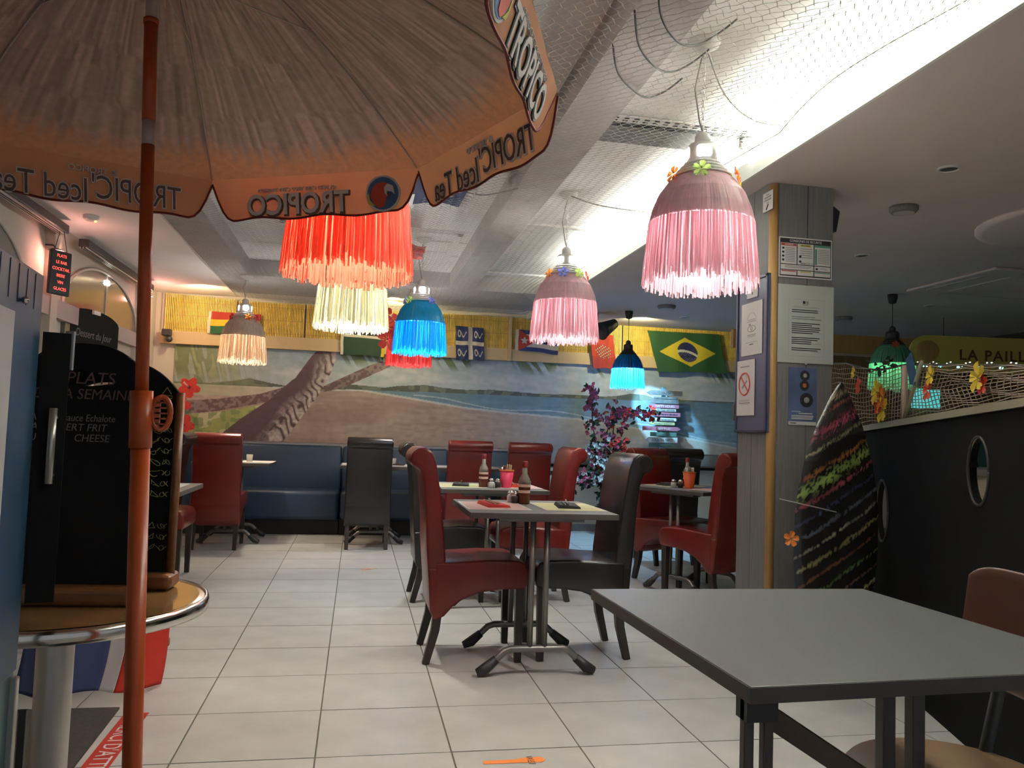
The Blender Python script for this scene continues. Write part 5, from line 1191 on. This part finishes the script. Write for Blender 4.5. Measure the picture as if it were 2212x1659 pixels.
# ================================================================== LEFT: ROUND TABLE, MENU BOARD, BLUE PANEL
RX, RY, RZ = -.632, 1.955, .70
t = thing('round_bistro_table', 'round bistro table with brown top and chrome rim on a steel column', 'table', (RX, RY, 0))
MB().lathe([(.302, RZ-.022), (.302, RZ-.001), (.29, RZ)], 64).build('table_top', M_bistro, t)
m = MB(); m.lathe([(.303, RZ-.030), (.312, RZ-.028), (.314, RZ-.012), (.310, RZ+.001), (.304, RZ+.003), (.303, RZ-.004)], 64, cap=False); m.build('chrome_rim', M_chrome, t, smooth=True)
MB().lathe([(.038, .03), (.038, RZ-.03)], 28, cap=False).build('column', M_alu, t, smooth=True); MB().lathe([(.24, 0), (.24, .012), (.05, .035), (.038, .04)], 36).build('base_plate', M_rubber, t, smooth=True)
m = MB(); m.span(-.16, .16, -.02, .02, RZ-.05, RZ-.03); m.span(-.02, .02, -.16, .16, RZ-.05, RZ-.03); m.build('top_bracket', M_rubber, t)
t = thing('menu_board', 'black two sided menu chalkboard with handle holes on the round table', 'chalkboard', (-.592, 1.99, RZ+.001), math.radians(-4))
def mboard(hw, h0, h1, rad, y0, y1, hole=True):
    """rounded-top board with an arched hand hole, in the xz plane"""
    n = 18; topc = []
    for i in range(n+1):
        u = i/n; x = hw-2*hw*u; topc.append((x, h1-(h1-h0)*abs(2*u-1)**2.6))
    m = MB(); outer = [(-hw, 0), (hw, 0)]+topc
    holep = []
    for i in range(21): u = i/20; holep.append((-.085+.15*u, h1-.072+.022*math.sin(PI*u)-.012*u))
    for i in range(1, 20): u = 1-i/20; holep.append((-.085+.15*u, h1-.078-.012*math.sin(PI*u)-.008*u))
    import mathutils.geometry as G
    vv = [[Vector((a, b, 0)) for a, b in outer], [Vector((a, b, 0)) for a, b in holep]]
    tri = G.tessellate_polygon(vv); flat = outer+holep; N = len(flat)
    m.add([(a, y0, b) for a, b in flat]+[(a, y1, b) for a, b in flat], [tuple(q) for q in tri]+[tuple(i+N for i in reversed(q)) for q in tri])
    no = len(outer); f = [(i, (i+1) % no, (i+1) % no+N, i+N) for i in range(no)]; nh = len(holep); f += [(no+i, no+(i+1) % nh, no+(i+1) % nh+N, no+i+N) for i in range(nh)]
    b = len(m.v)-2*N; m.f += [tuple(q+b for q in x) for x in f]; return m
m = mboard(.132, .50, .565, .05, -.085, -.070); m.build('front_board', M_chalkb, t)
m = mboard(.150, .47, .545, .05, .070, .085); m.M = Matrix.Identity(4); rbk = m.build('rear_board', M_chalkb, t); rbk.location = (.005, .02, 0)
for q in (.158, -.150): MB().tube([(q, .095, .02), (q, .095, .47)], .011, 8).build('wooden_edge', M_boardwood, t, smooth=True)
m = MB(); m.span(-.150, .142, -.125, -.045, 0, .040); m.build('front_foot', M_boardwood, t, bevel=.012, segs=3)
m = MB(); m.span(-.150, .172, .05, .135, 0, .038); m.build('rear_foot', M_boardwood, t, bevel=.014, segs=3)
MB().span(-.02, .02, -.06, .06, 0, .02).build('foot_bar', M_boardwood, t)
def chalk(s_, size, x, z, mt=M_chalkp, xs=1., rot=0, y=-.0858, al='LEFT', sh=.12):
    F_ = frame((x, y, z), (math.cos(rot), 0, math.sin(rot)), (-math.sin(rot), 0, math.cos(rot))); return text('chalk_lettering', s_, size, F_, mt, t, .0003, al, sh, xs)
chalk('PLATS', .038, -.035, .487, xs=1.0); chalk('DE LA SEMAINE', .032, -.10, .452, xs=.95)
chalk('BAVETTE sauce Echalote', .022, -.112, .400, M_chalkw, .82); chalk('CAMEMBERT FRIT', .023, -.116, .379, M_chalkw, .95); chalk('BURGER    CHEESE', .023, -.116, .356, M_chalkw, .95)
m = MB()
for i in range(11):
    z = .405-i*.026 - (.05 if i > 7 else 0)
    rc = random.Random(i+3); A_, B_ = rc.uniform(1, 3), rc.uniform(0, 6)
    m.tube([(.110+.009*math.cos(q+B_)+.004*math.sin(A_*q), .088, z+.007*math.sin(q)+.003*math.cos(2*q+B_)) for q in np.linspace(.2, 5.2+rc.random()*2, 12)], .0008, 4)
    m.tube([(.126+.0025*q+.004*math.sin(q*2.3+B_), .088, z+.006*math.sin(q*1.7+A_)) for q in np.linspace(0, 7, 14)], .0008, 4)
tag(m.build('chalk_scribbles', M_chalky, t), kind='stuff')
m = MB(); m.tube([(.115, .088, .455), (.140, .088, .455), (.140, .088, .462), (.115, .088, .462), (.115, .088, .455)], .0011, 4); m.tube([(.118, .088, .466), (.128, .088, .482), (.138, .088, .466)], .0011, 4); m.build('chalk_burger_drawing', M_chalky, t)

# blue panel with handles at the left edge
pd = Vector((-.10, .995, 0)).normalized(); O = Vector((-.545, 1.505, 0))
t = thing('blue_display_panel', 'tall dark blue metal panel with a white sheet at the left edge', 'panel', tuple(O))
def bp(u, n_, z): p = pd*u+Vector((pd.y, -pd.x, 0))*n_; return (p.x, p.y, z)
def slab(u0, u1, n0, n1, z0, z1, name, mt, par=None, bev=.002):
    m = MB(); v = [bp(u, n_, z) for u in (u0, u1) for n_ in (n0, n1) for z in (z0, z1)]; m.add(v, [(0, 1, 3, 2), (4, 6, 7, 5), (0, 4, 5, 1), (2, 3, 7, 6), (0, 2, 6, 4), (1, 5, 7, 3)]); return m.build(name, mt, par or t, bevel=bev)
slab(-.75, 0, -.02, 0, .675, 1.345, 'upper_panel', M_bluepanel); slab(-.75, 0, -.02, -.004, .06, .675, 'lower_panel', mat('teal_panel_lower', (.012, .05, .055), .35, noise=.2, nscale=4))
slab(-.016, .0, -.024, .006, .02, .665, 'edge_strip', M_alu); slab(-.75, 0, -.03, .004, 0, .06, 'foot_rail', M_rubber)
for k in range(5): slab(-.05-k*.045, -.049-k*.045, 0, .001, 1.28, 1.34, 'groove', M_bluepanel, None, 0)
slab(-.60, -.155, .001, .003, .80, 1.262, 'white_sheet', M_whitecloth, None, 0)
for (u, z) in ((-.12, 1.285), (-.20, .745)):
    m = MB(); m.sphere(bp(u, .006, z), .006, 12, 6); m.build('bolt', M_chrome, t, smooth=True)
t = thing('door_leaf', 'dark blue tinted plate with two vertical metal handles beside the blue panel', 'door', (-.545, 1.53, 0))
m = MB(); m.M = frame((0, 0, 0), (.96, .28, 0), (0, 0, 1)); m.span(-.004, .040, .78, 1.250, -.004, .004); m.build('tinted_plate', M_chalkb, t)
def hnd(x, y, z0, z1, w_, nm):
    m = MB(); m.tube([(x, y, z0), (x, y, z1)], w_, 14); o = m.build(nm, M_alu, t); o.data.polygons.foreach_set('use_smooth', [len(p.vertices) == 4 for p in o.data.polygons])
m = MB(); m.box((.036, .012, 1.220), (.016, .006, .070)); m.build('handle_plate', M_alu, t, bevel=.0015); hnd(.022, -.004, .985, 1.117, .0066, 'handle')
m = MB(); m.tube([(.022, -.004, 1.10), (.026, .012, 1.10)], .004, 8); m.tube([(.022, -.004, 1.0), (.026, .012, 1.0)], .004, 8); m.build('handle_standoff', M_alu, t)
MB().span(-.02, .04, -.004, .03, 0, .02).build('floor_pivot', M_rubber, t); m = MB(); m.span(.0, .012, -.004, .004, 0, .60); m.build('pivot_post', M_rubber, t)

# ================================================================== ON THE FLOOR
t = thing('doormat', 'dark brown doormat at the lower left', 'doormat', (-1.25, 2.75, 0)); m = MB(); m.add([(-.55, .605, .0), (.408, .591, 0), (.421, .051, 0), (.43, -.5, 0), (-.55, -.5, 0)]+[(-.55, .605, .008), (.408, .591, .008), (.421, .051, .008), (.43, -.5, .008), (-.55, -.5, .008)], [(0, 1, 2, 3, 4), (9, 8, 7, 6, 5)]+[(i, (i+1) % 5, (i+1) % 5+5, i+5) for i in range(5)]); m.build('pile', M_mat, t)
t = thing('floor_sticker', 'red floor strip sticker with white lettering beside the doormat', 'sticker', (-.767, 2.70, .0005)); MB().span(-.043, .043, -.75, .59, 0, .0008).build('strip', mat('red_sticker', (.42, .03, .02), .55), t)
text('lettering', "MERCI D'ATTENDRE", .082, frame((0, .50, .0012), (0, -1, 0), (1, 0, 0)), M_whitecloth, t, .0002, 'LEFT', 0, .82)
MB().lathe([(.012, .0009), (.012, .0016)], 16, (.018, .555, 0)).build('white_dot', M_whitecloth, t)
t = thing('orange_tape', 'short piece of orange tape with handwritten mark on the floor', 'tape', (.575, 2.705, .0005), .03); m = MB(); m.prism([(-.115, -.012), (-.02, -.016), (.085, -.022), (.10, -.004), (.092, .022), (.02, .020), (-.0, .012), (-.112, .014)], 0, .0007, 'xy'); m.build('tape_piece', M_tape, t); text('handwriting', 'W\u00a31', .034, frame((.048, .0, .0010), (0, -1, 0), (1, 0, 0)), M_ink, t, .0001, 'CENTER', .2)
t = thing('paper_scrap', 'tiny orange scrap on the floor tiles in the middle', 'scrap', (.139, 6.42, .0008), .35); MB().prism([(-.07, -.012), (.0, -.004), (.07, .012), (.06, .018), (-.02, .01)], 0, .002, 'xy').build('scrap_piece', M_tape, t)
t = thing('paper_scrap', 'faint orange tape piece on the floor below the wooden chair', 'tape', (1.75, 2.15, .0006), .5); MB().prism([(-.05, -.015), (.05, -.012), (.05, .015), (-.05, .012)], 0, .0007, 'xy').build('scrap_piece', M_tape, t)
# french flag cloth draped to the floor by the left table
t = thing('tricolour_cloth', 'navy, white and red cloth draped down to the floor behind the parasol pole', 'flag', (-.98, 3.62, 0))
segs_ = [(-.30, 0.02, M_navycloth, 'navy_stripe'), (0.02, .085, M_whitecloth, 'white_stripe'), (.085, .24, M_redcloth, 'red_stripe')]
for (xa, xb, mt, nm) in segs_:
    m = MB()
    def fn(u, v, xa=xa, xb=xb):
        x = xa+(xb-xa)*u; z = .42*(1-v)
        sk_ = .10*v*v*(x*1.2); wv_ = .03*math.sin(x*22+v*2)*(.3+v)
        return (x+.04*v-.06*v*v, wv_-.10*v+.30*max(0, (x+.02))*v, max(z, .004))
    m.grid(fn, 16, 24); o = m.build(nm, mt, t, fix=False, smooth=True); o.modifiers.new('thickness', 'SOLIDIFY').thickness = .003
t = thing('low_bench', 'dark steel frame with two rails under the cloth beyond the round table', 'stand', (-1.30, 3.95, 0))
MB().span(-.45, .50, -.02, .02, .37, .41).build('top_rail', M_rubber, t); MB().span(-.45, .50, -.015, .015, .08, .11).build('lower_rail', M_boardwood, t)
for x in (-.40, .42):
    m = MB(); m.tube([(x, -.18, .012), (x, -.12, .035), (x, 0, .06), (x, .12, .035), (x, .18, .012)], .016, 8); m.build('foot_bar', M_rubber, t, smooth=True); MB().tube([(x, 0, .05), (x, 0, .39)], .014, 8).build('leg', M_rubber, t)
t = thing('shoe_like_foot', 'x', 'table foot', (0, 0, 0)); bpy.data.objects.remove(t)

# ================================================================== FRONT TABLE AND WOODEN CHAIR
t = thing('front_table', 'large grey table in the foreground at the lower right', 'table', (.91, 1.455, 0))
pts = [(.576-.91, 1.094-1.455), (1.275-.91, 1.130-1.455), (1.247-.91, 1.806-1.455), (.553-.91, 1.816-1.455)]
m = MB(); m.prism(pts, .7215, .745, 'xy'); m.build('tabletop', M_tabletop, t, bevel=.0015)
pe = [(a*1.004, b*1.004) for a, b in pts]; m = MB(); m.prism(pe, .7205, .7435, 'xy'); m.build('edge_band', M_tabledge, t)
for (x, y, w_) in ((-.323, -.33, .016), (-.289, -.325, .016), (.052, -.13, .025), (.112, -.13, .025)):
    m = MB(); m.span(x-w_/2, x+w_/2, y-w_/2, y+w_/2, .0, .72); m.build('leg', M_tabledge, t, bevel=.002)
m = MB(); m.span(-.331, -.281, -.345, -.31, .688, .7205); m.build('corner_block', M_rubber, t)
m = MB(); m.tube([(-.285, -.30, .690), (.40, -.28, .26)], .012, 4, radii=[.022, .022]); m.build('stretcher', mat('brown_stretcher', (.07, .045, .03), .5), t)
for x in (.052, .112): MB().tube([(x, -.13, .02), (x, .25, .02)], .02, 8).build('foot_bar', M_rubber, t)
t = thing('wooden_chair', 'brown bentwood chair at the right edge facing the front table', 'chair', (1.18, 1.42, 0), math.radians(180-10))
m = MB(); m.lathe([(.17, .435), (.195, .442), (.198, .452), (.19, .460), (.05, .456)], 40); m.build('seat', M_woodseat, t, smooth=True)
m = MB()
def bk_(u, v):
    a = -.62+1.24*u; R_ = .40; return (-.135-.03*v-(math.cos(a)-.8)*.12, R_*math.sin(a)*.95, .60+.245*v-.03*(abs(2*u-1)**6)*v)
m.grid(bk_, 30, 12); o = m.build('backrest', M_wood, t, fix=False, smooth=True); md = o.modifiers.new('thickness', 'SOLIDIFY'); md.thickness = .014; md.offset = 0; b_ = o.modifiers.new('b', 'BEVEL'); b_.width = .005; b_.segments = 3
for (x, y) in ((-.14, -.13), (-.14, .13), (.14, -.13), (.14, .13)):
    m = MB()
    if x < 0: m.tube([(x-.06, y, 0), (x, y, .44), (x-.055, y*1.05, .66)], .013, 10)
    else: m.tube([(x+.02, y*.62, 0), (x, y*.62, .44)], .014, 10)
    m.build('leg', M_rubber, t, smooth=True)
